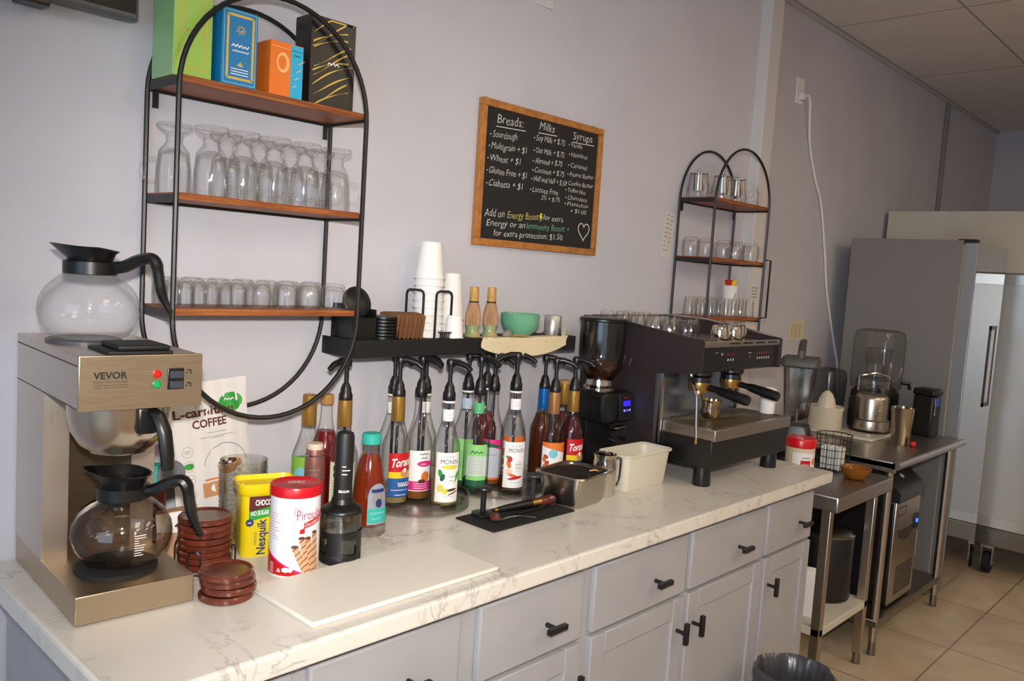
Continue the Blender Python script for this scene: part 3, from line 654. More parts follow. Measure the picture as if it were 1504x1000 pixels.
b.txt(bagfn, 'L-carnitine', -.083, .252, .020, 0, w=.140, bold=.025); b.txt(bagfn, 'COFFEE', -.045, .226, .018, 0, w=.082, bold=.03)
b.disc(bagfn, .052, .272, .030, .022, 1, 0, 22); b.mk(bagfn, .036, .276, .008, 2, 0.024, 2)
for z, w_ in ((.212, .05), (.203, .085), (.2, .03)): b.line(bagfn, [(-w_/2+.01, z), (w_/2+.01, z)], .0012, 4)
pts = arc(.026, .128, .056, .15, 2.9, 18); b.line(bagfn, pts, .0018, 4)
b.band(bagfn, .002, .056, lambda s: .140-.026*math.sqrt(max(0, 1-((s-.029)/.028)**2)), .142, 3, 1, 12); b.disc(bagfn, .029, .143, .028, .010, 5, 2); b.disc(bagfn, .029, .142, .024, .0075, 6, 3); b.disc(bagfn, .058, .134, .009, .009, 3, 1)
b.disc(bagfn, .026, .150, .006, .008, 2, 4); b.disc(bagfn, .034, .139, .005, .003, 2, 4)
b.band(bagfn, -.036, .018, .072, .104, 3, 1, 4); b.band(bagfn, -.030, .006, .108, .112, 7, 1, 3); b.disc(bagfn, -.004, .09, .014, .009, 2, 2)
for k in range(5):
    z = .178-.031*k; b.line(bagfn, arc(-.062, z, .012, 0, 2*PI, 14), .0008, 4); b.line(bagfn, [(-.070, z+.002), (-.054, z+.002)], .0014, 4); b.line(bagfn, [(-.068, z-.002), (-.057, z-.002)], .0014, 4)
b.disc(bagfn, -.062, .147, .011, .007, 1, 2)
b.build('print', [p_brown, p_green, p_white, p_tan, p_grey, p_cream, p_maroon, p_or], t)
# clear textured cup
t = thing('textured_glass', 'clear hobnail textured drinking glass in front of the coffee pouch', 'glass', (.392, -.124, CT))
MB().lathe([(0, 0), (.044, 0), (.046, .003), (.050, .172), (.0485, .172), (.0445, .006), (0, .006)], 40).build('glass_wall', plastic_c, t)
b = MB()
for j in range(12):
    for i in range(30):
        a = 2*PI*(i+.5*(j % 2))/30; r = .0465+.0035*(j/12); z = .024+.0113*j
        b.at((r*math.cos(a), r*math.sin(a), z), rz=a).add([(-.001, -.0045, 0), (0, 0, .0045), (-.001, .0045, 0), (0, 0, -.0045), (.003, 0, 0)], [(0, 1, 4), (1, 2, 4), (2, 3, 4), (3, 0, 4)])
o = b.build('texture_bumps', plastic_c, t); o['kind'] = 'stuff'
# small bag, yellow jar and scoop behind the carafe handle
t = thing('snack_bag', 'small white and tan bag half hidden behind the lower carafe', 'bag', (.240, -.156, CT), -.6)
b = MB(); b.prism([(-.045, 0), (.045, 0), (.042, .05), (.046, .088), (.0, .095), (-.046, .086), (-.042, .05)], -.016, .016, 'xz'); b.build('bag_body', pm('bag_tan', '#b98f72', .5), t)
b = MB(); fn = frontfn(-.0165); b.poly(fn, [(-.042, .05), (.042, .05), (.045, .087), (0, .094), (-.045, .085)], 0); b.line(fn, [(-.008, .062), (.0, .07)], .004, 1, 1); b.line(fn, [(.002, .066), (.008, .074)], .003, 2, 1); b.build('print', [p_white, p_black, p_green], t)
t = thing('lidded_tub', 'small tub with a yellow lid between the pouch and the taller coaster stack', 'tub', (.309, -.158, CT), .1)
MB().lathe([(0, 0), (.023, 0), (.025, .03), (0, .03)], 24).build('tub_body', plastic_c, t); MB().lathe([(0, .030), (.027, .030), (.0275, .040), (.024, .042), (0, .042)], 24).build('lid', pm('yellow_lid', '#d8b911', .35), t); MB().tube([(x, y, .043) for x, y in arc(0, 0, .013, .2, 5.8, 18)], .0016, 6).build('lid_ring', pm('yellow_lid', ''), t)
t = thing('water_bottle', 'dark red bottle with teal and grey lid behind the lower carafe handle', 'bottle', (.222, -.062, CT), -.5)
MB().lathe([(0, 0), (.024, 0), (.026, .004), (.026, .125), (.02, .135), (0, .135)], 24).build('bottle_body', pm('dark_red_plastic', '#5c1d14', .3), t)
MB().lathe([(.022, .130), (.0265, .132), (.0265, .160), (.018, .168), (0, .168)], 24).build('cap', p_teal, t)
MB().at((.034, -.012, .15), rx=PI/2, rz=.3).lathe([(0, -.006), (.028, -.006), (.030, 0), (.028, .006), (0, .006)], 28).build('flip_lid', pm('grey_plastic', '#6c6e74', .4), t)
# coasters
def mk_coaster(r):
    t = MB().lathe([(0, 0), (r-.004, 0), (r, .003), (r, .009), (r-.003, .0125), (r-.006, .0125), (r-.009, .0095), (0, .0095)], 36).build('wooden_coaster', coast_m); return t
co = mk_coaster(.0515); offs = [(0, 0), (.001, .001), (-.001, .001), (.001, -.001), (-.001, 0), (.001, .001), (-.001, -.001), (.0, .001)]
for i, (dx, dy) in enumerate(offs):
    q = co if i == 0 else co.copy()
    if i: COL.objects.link(q)
    q.location = (.247+dx, -.248+dy, CT+.004+.0127*i); q.rotation_euler = (0, 0, i*1.3)
    lab = 'topmost round wooden coaster of the taller stack, holding a dark disc' if i == 7 else 'bottom round wooden coaster of the taller stack, inside the wire holder' if i == 0 else '%s round wooden coaster from the top of the taller stack' % ORD[7-i]
    tag(q, lab, 'coaster', 'wooden coasters')
t = thing('coaster_holder', 'black wire coaster holder around the taller coaster stack', 'coaster holder', (.247, -.248, CT))
b = MB(); b.tube([(.056*math.cos(2*PI*i/28), .056*math.sin(2*PI*i/28), .002) for i in range(28)], .0018, 6, closed=True); b.build('base_ring', black, t)
for a in (-.9, .55, 2.2, 3.9):
    u = Vector((math.cos(a), math.sin(a), 0)); n_ = Vector((-u.y, u.x, 0)); p = [u*.056-n_*.012+Vector((0, 0, .002))]+[u*.0565+n_*(.012*math.cos(PI-PI*i/8))+Vector((0, 0, .035+.014*math.sin(PI*i/8))) for i in range(9)]+[u*.056+n_*.012+Vector((0, 0, .002))]
    MB().tube(p, .0018, 6).build('wire_loop', black, t)
for i, (dx, dy) in enumerate([(0, 0), (.006, .001), (.004, .003), (.0, .002)]):
    q = co.copy(); COL.objects.link(q); q.location = (.209+dx, -.408+dy, CT+.0005+.0132*i); q.rotation_euler = (0, 0, 2+i*1.1); q.scale = (.93, .93, 1.05)
    tag(q, ('bottom', 'second lowest', 'second highest', 'topmost')[i]+' wooden coaster of the short stack touching the brewer corner', 'coaster', 'wooden coasters')

# cocoa powder tub
t = thing('cocoa_tub', 'yellow chocolate powder tub with open yellow lid behind the wafer tin', 'tub', (.384, -.232, CT), -.30)
def rrect(w_, d, r, n=6):
    out = []
    for cx, cy, a0 in ((w_-r, d-r, 0), (-w_+r, d-r, PI/2), (-w_+r, -d+r, PI), (w_-r, -d+r, 1.5*PI)):
        out += [(cx+r*math.cos(a0+PI/2*i/n), cy+r*math.sin(a0+PI/2*i/n)) for i in range(n+1)]
    return out
def loft(b, secs, m=0, cap0=True, cap1=True):
    n = len(secs[0][0]); vs = []; fs = []
    for p, z in secs: vs += [(x, y, z) for x, y in p]
    for j in range(len(secs)-1):
        for i in range(n): fs.append((j*n+i, j*n+(i+1) % n, (j+1)*n+(i+1) % n, (j+1)*n+i))
    if cap0: fs.append(tuple(range(n)))
    if cap1: fs.append(tuple((len(secs)-1)*n+i for i in range(n)))
    return b.add(vs, fs, m)
yel = pm('yellow_tub', '#e3c80f', .35)
loft(MB(), [(rrect(.052, .034, .016), 0), (rrect(.054, .036, .016), .004), (rrect(.054, .036, .016), .136)]).build('tub_body', yel, t)
b = MB(); loft(b, [(rrect(.056, .038, .017), .128), (rrect(.060, .042, .018), .134), (rrect(.061, .043, .018), .151), (rrect(.059, .041, .017), .153), (rrect(.056, .038, .016), .143)]); b.build('lid', pm('yellow_lid_rim', '#e8cb12', .3), t)
fn = frontfn(-.0364, -.012, -.009)
b = MB(); b.band(fn, -.028, .050, lambda s: .108+.006*math.sin(s*40), .136, 0, 0, 12); b.band(fn, -.028, .050, lambda s: .090-.09*s*s*3+.004*math.sin(s*50), lambda s: .110+.006*math.sin(s*40), 1, 1, 12)
b.txt(fn, 'CHOCOLATE', -.016, .117, .012, 2, w=.052, bold=.03, L=2); b.txt(fn, 'NO SUGAR ADDED', -.024, .096, .0095, 2, w=.062, bold=.02, L=2, slope=.05)
b.txt(fn, 'Nesquik', .006, .014, .018, 3, w=.074, bold=.022, L=2, rot=PI/2); b.txt(fn, 'NESTLE', -.012, .036, .005, 3, w=.026, L=2, rot=PI/2)
b.poly(fn, [(-.026+.008*math.cos(a)*(1+.15*math.cos(8*a)), .082+.008*math.sin(a)*(1+.15*math.cos(8*a))) for a in [2*PI*i/32 for i in range(32)]], 3, 1); b.mk(fn, -.030, .080, .005, 2, 0.007, 3)
b.disc(fn, .030, .07, .010, .012, 0, 1)
b.build('label', [p_maroon, p_green, p_white, p_navy], t)
# wafer tin
t = thing('wafer_tin', 'white cylindrical wafer tin with red lid at the front of the counter', 'tin', (.374, -.363, CT), -.66)
r = .0480
MB().lathe([(0, 0), (r, 0), (r+.001, .002), (r, .004), (r, .158), (0, .158)], 48).build('tin_body', pm('tin_white', '#e4e4ea', .3), t)
MB().lathe([(r+.0005, .156), (r+.0024, .157), (r+.0024, .173), (r+.0008, .1765), (r-.003, .177), (r-.005, .1755), (0, .1755)], 48).build('lid', pm('red_lid', '#c20f1c', .3), t)
fn = cylfn(r+.0004)
b = MB(); b.band(fn, -.075, .03, .004, lambda s: max(.005, .053*(1-(s+.075)/.110)), 0, 0, 24); b.band(fn, -.075, .03, lambda s: max(.005, .053*(1-(s+.075)/.110)), lambda s: max(.005, .053*(1-(s+.075)/.110))+.0035, 5, 1, 24)
b.txt(fn, 'Pirouline', .008, .114, .020, 1, w=.066, L=1); b.line(fn, arc(.009, .130, .006, .5, 4.6, 14), .0012, 1, 1)
b.band(fn, .022, .07, lambda s: .096+(s-.022)*.25, lambda s: .108+(s-.022)*.25, 0, 1, 8); b.poly(fn, [(.014, .087), (.024, .087), (.024, .099), (.014, .095)], 0, 2); b.txt(fn, 'Chocolate Hazelnut', .024, .0995, .007, 2, w=.056, L=2, slope=.25)
def stick(s0, z0, s1, z1, wd, k):
    dx, dz = s1-s0, z1-z0; l = math.hypot(dx, dz); nx, nz_ = -dz/l*wd/2, dx/l*wd/2
    b.poly(fn, [(s0+nx, z0+nz_), (s0-nx, z0-nz_), (s1-nx, z1-nz_), (s1+nx, z1+nz_)], 3, 2+k)
    for q in range(6):
        f0 = .08+.16*q; px, pz_ = s0+dx*f0, z0+dz*f0; f1 = f0+.07; qx, qz = s0+dx*f1, z0+dz*f1
        b.poly(fn, [(px+nx, pz_+nz_), (qx-nx, qz-nz_), (qx-nx+dx*.03, qz-nz_+dz*.03), (px+nx+dx*.03, pz_+nz_+dz*.03)], 4, 3+k)
    b.disc(fn, s1, z1, wd/2, wd/4, 4, 4+k, 14)
stick(.032, .004, .006, .062, .014, 0); stick(.040, .006, .018, .079, .0125, 3); stick(.046, .004, .030, .078, .0125, 6); stick(.052, .004, .044, .088, .012, 9)
rnd = random.Random(9)
for k in range(10): b.line(fn, [(-.052, .124-.0055*k), (-.052+.016+.014*rnd.random(), .124-.0055*k)], .0011, 6, 1)
for k in range(6): b.line(fn, [(-.048, .026-.0035*k), (-.038, .026-.0035*k)], .001, 2, 2)
b.poly(fn, [(-.018, .018), (-.012, .021), (-.004, .020), (.004, .023), (.007, .021), (.003, .015), (.0, .011), (-.003, .013), (-.010, .011), (-.017, .013)], 2, 2)
b.line(fn, [(-.028, .012), (-.0245, .018), (-.021, .012), (-.028, .012)], .0016, 2, 2)
b.build('tin_print', [p_red, p_crim, p_white, flat('wafer', '#c89a74'), flat('wafer_edge', '#5f3424'), p_pink, flat('rose_grey', '#b98b98')], t)
fl_ = lambda s, tt, L: (s, tt, .1757+.0004*L)
b = MB(); b.line(fl_, [(-.018, .004), (-.006, .010), (.006, .006), (.016, .014)], .003, 0); b.line(fl_, [(.004, .014), (-.008, -.002), (-.016, -.004)], .003, 0); b.line(fl_, [(.0, .002), (.016, -.004)], .0025, 0); b.build('lid_mark', p_white, t)
# stick blender / beaker
t = thing('stick_blender', 'black stick blender standing in a clear beaker with black base', 'blender', (.478, -.372, CT), -.6)
MB().lathe([(0, 0), (.040, 0), (.0425, .003), (.0425, .02), (.0418, .022)], 40).build('beaker_base', blackp, t)
MB().lathe([(.0402, .006), (.0402, .105), (.0390, .105), (.0390, .006)], 40).build('beaker', plastic_c, t)
b = MB(); rr_ = .0422; fn = cylfn(rr_)
b.band(fn, -PI*rr_, PI*rr_, .054, .068, 0, 0, 48)
for a in (-1.9, -.35, 1.2, 2.75): b.band(fn, rr_*(a-.38), rr_*(a+.38), .020, .056, 0, 0, 8)
b.build('beaker_cage', blackp, t)
MB().lathe([(.0415, .103), (.0425, .104), (.0425, .108), (.040, .112), (.024, .122), (.0215, .132), (0, .132)], 40).build('beaker_cover', blackp, t)
hh = MB().lathe([(.0195, .125), (.0190, .150), (.0190, .258), (.0165, .267), (.010, .270), (0, .270)], 32).build('grip', pm('soft_black', '#141415', .5), t)
fn = cylfn(.0192); b = MB(); b.txt(fn, 'BRAUN', -.009, .146, .0055, 0, w=.022, L=1, bold=.02)
for k, w_ in enumerate((.008, .017, .011)): b.line(fn, [(-.004, .200-.008*k), (-.004+w_, .200-.008*k)], .0018, 0, 1)
b.build('lettering', p_white, hh)
MB().cyl(0, 0, .02, .125, .010, n=16).build('blending_shaft', smoky, t)
MB().lathe([(0, .024), (.026, .024), (.024, .034), (.010, .042), (0, .042)], 24).build('blade_guard', smoky, t)
# cutting board
tag(MB().at((.4775, -.4925, CT+.0005), rz=0).box(-.222, .2235, -.122, .084, 0, .009, bev=.003).build('cutting_board', pm('white_cutting_board', '#e2dcd0', .4)), 'large thin white plastic cutting board lying along the counter front', 'cutting board')

# ================================================================== BOTTLES
PUMPS = {}
def pump(parent, zn, ang, wet=.0):
    """black syrup pump: collar, stem, head and drooping nozzle; ang = nozzle direction in the bottle's own frame"""
    p = MB(); p.lathe([(.0152, zn-.006), (.0165, zn-.004), (.0165, zn+.014), (.0135, zn+.020), (.0125, zn+.030), (.007, zn+.042), (0, zn+.042)], 20)
    p.cyl(0, 0, zn+.04, zn+.088, .0055, n=12); p.lathe([(0, zn+.083), (.0105, zn+.082), (.0125, zn+.094), (.0105, zn+.100), (0, zn+.100)], 16)
    o = p.build('pump', blackp, parent)
    d = Vector((math.cos(ang), math.sin(ang), 0))
    pts = [Vector((0, 0, zn+.094))-d*.006, d*.02+Vector((0, 0, zn+.095)), d*.045+Vector((0, 0, zn+.088)), d*.058+Vector((0, 0, zn+.078))]
    MB().tube(pts, [.0095, .0085, .0075, .0065], 10).build('nozzle', blackp, o)
    MB().cyl(0, 0, .03, zn, .0042, n=8).build('dip_tube', blackp if wet == 0 else smoky, o)
BR = .0358
def bottle(loc, label, rz, lab=None, mats=None, liq=None, level=.05, neck='clear', pumpang=None, zn=.273, gname='syrup bottles', neckcol=None, gl=None, cap=None, necklab=None, ring=False):
    t = thing('syrup_bottle', label, 'bottle', (loc[0], loc[1], loc[2]), rz, gname); r = BR
    prof = [(0, .004), (.028, .001), (r-.002, 0), (r, .004), (r, .148), (r-.002, .160), (r-.009, .178), (.0215, .196), (.0170, .214), (.0150, .235), (.0138, zn-.012), (.0150, zn-.011), (.0150, zn)]
    MB().lathe(prof, 32).build('bottle_body', gl or glass2, t)
    if liq: MB().lathe([(0, .006), (r-.003, .006), (r-.0022, .010), (r-.0022, min(level, .148))]+([(r-.004, .160), (r-.011, .178), (.020, .195)] if level > .18 else [])+[(0, level if level <= .148 else (.195 if level > .18 else .148))], 28).build('syrup', liq, t)
    if lab: b = MB(); lab(b, cylfn(r+.0005)); b.build('label', mats, t)
    if neck == 'gold': MB().lathe([(.0166, zn-.062), (.0178, zn-.060), (.0168, zn+.001), (.0150, zn+.002)], 24).build('neck_foil', neckcol or gold, t)
    if ring: MB().lathe([(.0154, zn-.010), (.0172, zn-.009), (.0172, zn-.005), (.0154, zn-.004)], 24).build('neck_ring', white, t)
    if necklab:
        b = MB(); fn = cylfn(.0160); b.band(fn, -.019, .019, zn-.056, zn-.026, 0, 0, 12)
        for k in range(3): b.line(fn, [(-.008, zn-.034-.006*k), (.008, zn-.034-.006*k)], .0008, 1, 1)
        b.build('neck_label', [necklab, p_grey], t)
    if pumpang is not None: pump(t, zn, pumpang-rz)
    if cap: MB().lathe([(.0155, zn-.012), (.0165, zn-.010), (.0165, zn+.010), (.0145, zn+.012), (0, zn+.012)], 20).build('cap', cap, t)
    return t
TZ = CT+.0085
def l_torani(flavor, full):
    def f(b, fn):
        s0, s1 = -.030, .034
        b.band(fn, s0, s1, .086, .134, 0, 0, 14); b.band(fn, s0, s1, .070, .086, 1, 0, 14); b.band(fn, s0, s1, .022, .070, 2, 0, 14)
        b.txt(fn, 'Torani', -.022, .098, .022, 3, w=.056, shear=.35, bold=.02, slope=.10, L=1)
        b.disc(fn, .010, .082, .009, .011, 4, 1); b.disc(fn, .018, .080, .007, .010, 4, 2); b.disc(fn, .013, .090, .005, .006, 3, 2)
        b.txt(fn, flavor, -.006, .048, .012, 3, w=.044, L=1, bold=.02) if flavor else b.mk(fn, -.006, .048, .010, 3, .036, 1); b.mk(fn, -.022, .038, .004, 3, .048, 1)
        b.line(fn, [(-.012, .027), (.02, .027)], .0012, 3, 1)
    return f
MT = [p_red, p_yel, p_blue, p_white, p_tan]
def l_monin(kind):
    def f(b, fn):
        b.band(fn, -.034, .034, .012, .140, 1, 0, 14); b.band(fn, -.032, .032, .014, .138, 0, 1, 14)
        b.txt(fn, 'Le Sirop', -.013, .127, .006, 7, L=2, shear=.4); b.txt(fn, 'MONIN', -.020, .111, .012, 2, w=.046, L=2)
        if kind == 'vanilla':
            b.disc(fn, .004, .103, .022, .006, 3, 2); b.disc(fn, -.020, .086, .011, .006, 4, 2, rot=1.9); b.disc(fn, -.014, .076, .010, .006, 5, 3, rot=1.2); b.disc(fn, .024, .076, .005, .017, 4, 3, rot=-.5)
            for k in range(6): b.disc(fn, -.018+.006*math.cos(k*1.05), .048+.006*math.sin(k*1.05), .0048, .0036, 3, 3, rot=k*1.05)
            for k in range(5): b.disc(fn, -.006+.005*math.cos(k*1.26), .040+.005*math.sin(k*1.26), .004, .003, 3, 4, rot=k*1.26)
            b.disc(fn, .010, .044, .016, .0035, 6, 4, rot=.15); b.disc(fn, .016, .036, .016, .002, 6, 4, rot=.35); b.disc(fn, .008, .074, .013, .017, 0, 4)
        else:
            b.disc(fn, -.016, .092, .007, .009, 8, 2); b.disc(fn, -.022, .098, .005, .004, 4, 2); b.disc(fn, -.018, .078, .006, .012, 9, 2, rot=.3); b.disc(fn, -.016, .058, .009, .008, 10, 3)
            b.disc(fn, -.004, .046, .020, .0045, 9, 3, rot=-.35); b.disc(fn, .002, .040, .022, .004, 8, 4, rot=.18); b.disc(fn, .010, .072, .012, .018, 11, 2)
        b.mk(fn, .001, .076, .006, 7, .017, 6); b.mk(fn, .002, .066, .005, 7, .014, 6)
        b.line(fn, [(-.012, .026), (.022, .027)], .0008, 7, 2)
    return f
MM = [p_white, p_cream, p_black, flat('lemon', '#d9d04a'), p_green, p_dgreen, p_brown, p_grey, p_red, flat('cinnamon', '#cf6c2c'), flat('blossom', '#eec9ab'), flat('offwhite', '#e2e0de')]
# the two clear turntables
def turntable(x, y, r, label):
    t = thing('turntable', label, 'turntable', (x, y, CT), 0, 'clear plastic turntables')
    MB().lathe([(0, .001), (r*.62, .001), (r*.62, .004), (r, .004), (r+.001, .006), (r+.001, .028), (r-.001, .028), (r-.001, .0075), (0, .0075)], 56).build('tray', plastic_c, t)
    MB().lathe([(r-.0015, .028), (r+.0016, .028), (r+.0016, .0305), (r-.0015, .0305)], 56).build('rim', plastic_c, t)
    MB().lathe([(r*.97, .0), (r*1.01, .0), (r*1.01, .004), (r*.97, .004)], 56).build('base_ring', plastic_c, t)
turntable(.874, -.141, .137, 'clear plastic turntable under the left cluster of syrup bottles')
turntable(1.160, -.150, .133, 'clear plastic turntable under the right cluster of syrup bottles')
PA = -PI/2+.15                              # most nozzles point at the counter front
def l_pink(b, fn):
    b.band(fn, -.032, .030, .026, .132, 0, 0, 14); b.band(fn, -.032, .030, .028, .052, 1, 1, 14); b.disc(fn, .012, .098, .022, .008, 1, 1); b.disc(fn, .014, .064, .012, .014, 2, 1); b.disc(fn, .004, .052, .010, .006, 4, 2)
    b.mk(fn, -.004, .120, .008, 3, .026, 2); b.mk(fn, .0, .110, .008, 3, .018, 2); b.mk(fn, 0, .095, .005, 0, 0.015, 3)
    for k in range(3): b.line(fn, [(-.018, .046-.006*k), (.020, .046-.006*k)], .0012, 0, 2)
def l_greenlab(b, fn):
    b.band(fn, -.030, .030, .014, .132, 0, 0, 14); b.band(fn, -.030, .030, .014, .034, 1, 1, 14); b.band(fn, -.030, .030, .046, .100, 2, 1, 14); b.mk(fn, -.018, .106, .012, 1, .034, 1)
    for k in range(8): b.line(fn, [(-.024, .096-.006*k), (.018, .096-.006*k)], .0011, 3, 2)
def l_teal(b, fn):
    b.band(fn, -.030, .030, .020, .134, 0, 0, 14); b.band(fn, -.030, .030, lambda s: .112-.3*s, .134, 1, 1, 14); b.band(fn, -.030, .030, .112, lambda s: .122-.3*s, 2, 2, 14); b.band(fn, -.030, .030, .020, .026, 3, 1, 14); b.mk(fn, -.018, .088, .006, 4, .03, 1)
def l_orange(b, fn):
    b.band(fn, -.042, .042, .014, .128, 0, 0, 16); b.band(fn, -.042, .042, lambda s: .108-.25*s, .130, 1, 1, 16); b.disc(fn, -.006, .098, .0135, .0135, 2, 2)
    b.mk(fn, 0, .066, .006, 1, .03, 2)
    for k in range(7): b.disc(fn, -.028+.005*math.sin(k*2.1), .034+.009*k, .008, .006, 1 if k % 2 else 3, 2, rot=k)
    b.band(fn, -.042, .042, .018, .026, 1, 1, 16)
def l_cream(b, fn):
    b.band(fn, -.032, .032, .030, .140, 0, 0, 14); b.band(fn, -.032, .032, .1375, .140, 2, 1, 14); b.disc(fn, -.016, .124, .006, .010, 1, 1); b.disc(fn, -.018, .108, .004, .007, 1, 1)
    for k in range(7): b.line(fn, [(-.024, .094-.007*k), (-.008, .094-.007*k)], .0013, 3, 1)
    b.mk(fn, -.006, .112, .010, 1, .032, 1)
def l_limes(b, fn):
    b.band(fn, -.050, .045, .010, .150, 0, 0, 18); b.disc(fn, -.012, .104, .016, .022, 1, 1); b.disc(fn, .022, .09, .010, .014, 2, 1)
    for k in range(6): b.line(fn, [(.018, .11-.008*k), (.036, .11-.008*k)], .0016, 3, 2)
amber = liquid('amber_syrup', '#a2632c', .55); brownl = liquid('brown_syrup', '#5d2a12', .7); redl = liquid('red_syrup', '#86101a', .65); palel = liquid('pale_syrup', '#cdb98a', .35); honeyl = liquid('honey', '#8c2d0c', .72); limel = liquid('lime_syrup', '#86bb3c', .6); dg_l = liquid('mint_syrup', '#0f5b36', .6)
bottle((.861, -.045, TZ), 'empty clear syrup bottle at the back left of the left turntable', -.6, liq=palel, level=.02, pumpang=PA, ring=True, necklab=p_white, zn=.270)
bottle((.812, -.126, TZ), 'gold necked syrup bottle with red, yellow and blue vanilla label, left turntable', -.30, l_torani('VANILLA', 1), MT, palel, .02, 'gold', PA+.45)
bottle((.885, -.127, TZ), 'syrup bottle with pink and white label between red label and white label bottles', -.45, l_pink, [p_white, p_pink, p_or, p_navy, p_brown], amber, .03, pumpang=PA+.15)
bottle((.944, -.075, TZ), 'clear pump bottle at the back right of the left turntable', -.7, liq=amber, level=.03, pumpang=PA-.1, ring=True, necklab=p_white, zn=.270)
bottle((.910, -.207, TZ), 'front syrup bottle with white label, yellow flowers and green leaf, left turntable', -.50, l_monin('vanilla'), MM, palel, .10, pumpang=PA+.2, ring=True, necklab=p_white)
bottle((1.096, -.082, TZ), 'light green label syrup bottle at the back left of the right turntable', -.95, l_greenlab, [p_lgreen, p_lgreen, p_lgreen, p_green], dg_l, .03, pumpang=PA+.4, ring=True, necklab=flat('ice', '#b9c4d6'), zn=.270)
bottle((1.072, -.154, TZ), 'syrup bottle with green and white label and green neck label, front left of right turntable', -.70, l_greenlab, [p_lgreen, p_dgreen, flat('mint_white', '#c9d6cc'), p_grey], dg_l, .032, pumpang=PA+.1, necklab=flat('neck_green', '#5bb477'), zn=.270)
bottle((1.150, -.132, TZ), 'syrup bottle with pink and teal corner label, middle of the right turntable', -.60, l_teal, [flat('silver', '#bfc3cf'), p_pink, p_dgreen, p_or, p_grey], amber, .05, pumpang=PA+.25)
bottle((1.186, -.065, TZ), 'dark red syrup bottle at the back of the right turntable', -.6, None, None, redl, .19, pumpang=PA+.3, ring=True, zn=.270)
bottle((1.160, -.207, TZ), 'front syrup bottle with white label and orange cinnamon sticks, right turntable', -.52, l_monin('cinnamon'), MM, brownl, .035, pumpang=PA-2.2, ring=True, necklab=p_white, zn=.283)
bottle((1.250, -.122, TZ), 'clear black necked syrup bottle at the right of the right turntable', -.6, l_orange, [p_white, p_or, p_teal, flat('rust', '#b5481e')], brownl, .03, pumpang=PA+.25, zn=.270)
bottle((1.362, -.136, CT), 'blue necked syrup bottle behind the orange label bottle', -.6, None, None, brownl, .19, 'gold', PA+.6, .270, neckcol=pm('blue_foil', '#1568b4', .35, .4))
bottle((1.322, -.212, CT), 'gold necked syrup bottle with orange label and teal circle, beside the steel pan', -.50, l_orange, [p_white, p_or, p_sky, flat('rust', '')], palel, .03, 'gold', PA+.5, .272, neckcol=pm('rose_gold_foil', '#b98756', .35, .6))
bottle((1.440, -.150, CT), 'capped gold necked bottle half hidden behind the rightmost red label bottle', -.6, None, None, brownl, .19, 'gold', None, .282, cap=pm('tan_cap', '#b0814a', .6))
bottle((1.400, -.221, CT), 'gold necked syrup bottle with red and blue label beside the coffee grinder', -.36, l_torani('', 1), MT, liquid('cola_syrup', '#4a1010', .7), .19, 'gold', PA+.2)
# left cluster by the coffee pouch
bottle((.650, -.125, CT), 'gold necked pump bottle with cream label behind the stick blender', -.62, l_cream, [p_cream, p_dgreen, p_gold, p_grey], palel, .02, 'gold', PI+.2, .283, gname='bottles behind the wafer tin')
bottle((.582, -.078, CT), 'green syrup bottle with tall gold neck behind the bronze bottle', -.7, l_limes, [flat('lime', '#84b743'), p_sky, flat('leaf', '#b7d97a'), p_dgreen], limel, .14, 'gold', None, .283, gname='bottles behind the wafer tin', cap=gold)
t = bottle((.655, -.042, CT), 'red liqueur bottle with clear neck behind the green bottle', -.6, None, None, redl, .19, gname='bottles behind the wafer tin', cap=pm('tan_cap', ''))
t = thing('bronze_bottle', 'slim rose bronze bottle with cream top in front of the green bottle', 'bottle', (.545, -.165, CT), -.6)
br_m = pm('rose_bronze', '#9b6a62', .35, .55)
MB().lathe([(0, 0), (.0215, 0), (.0225, .003), (.0225, .150), (.0205, .178), (.0195, .185), (0, .185)], 32).build('bottle_body', br_m, t)
MB().lathe([(.0180, .185), (.0180, .195), (.0165, .198), (0, .198)], 28).build('cap', pm('cream_cap', '#d7c3ab', .5), t)
for z in (.118, .170): MB().lathe([(.0222, z), (.0238, z+.0015), (.0222, z+.003)], 32).build('band', chrome, t)
b = MB(); fn = cylfn(.0228); b.mk(fn, -.012, .138, .0045, 0, .028, 1); b.line(fn, [(-.010, .130), (.012, .130)], .001, 0); b.build('lettering', p_grey, t)
# honey bottle
t = thing('honey_bottle', 'tapered bottle of dark amber honey with turquoise cap', 'bottle', (.629, -.262, CT), -.20)
hp_ = [(0, 0), (.038, 0), (.041, .004), (.041, .045), (.039, .085), (.034, .130), (.0275, .168), (.019, .192), (.0175, .205), (.0175, .214)]
MB().lathe(hp_, 36).build('bottle_body', glass2, t); MB().lathe([(0, .026), (.0385, .026), (.0388, .045), (.0368, .085), (.0318, .130), (.0255, .166), (.018, .184), (0, .186)], 32).build('honey', honeyl, t)
MB().lathe([(.019, .206), (.0215, .208), (.0215, .228), (.019, .231), (0, .231)], 28, wob=lambda a, z: 1+.015*math.cos(26*a)).build('cap', p_teal, t)
hr = lambda z: .0415-.0 if z < .05 else .0415-(z-.05)*.085
hfn = lambda s, tt, L: ((hr(tt)+.0012+.0003*L)*math.sin(s/.04), -(hr(tt)+.0012+.0003*L)*math.cos(s/.04), tt)
hfn.curved = 1
b = MB(); b.band(hfn, -.020, .030, .030, lambda s: .092+.030*math.sqrt(max(0, 1-((s-.005)/.0251)**2)), 0, 0, 14); b.band(hfn, -.020, .030, .034, .066, 1, 1, 12); b.disc(hfn, .004, .086, .014, .018, 2, 1); b.disc(hfn, .006, .078, .008, .010, 3, 2); b.band(hfn, -.012, .022, .102, .110, 3, 2, 8)
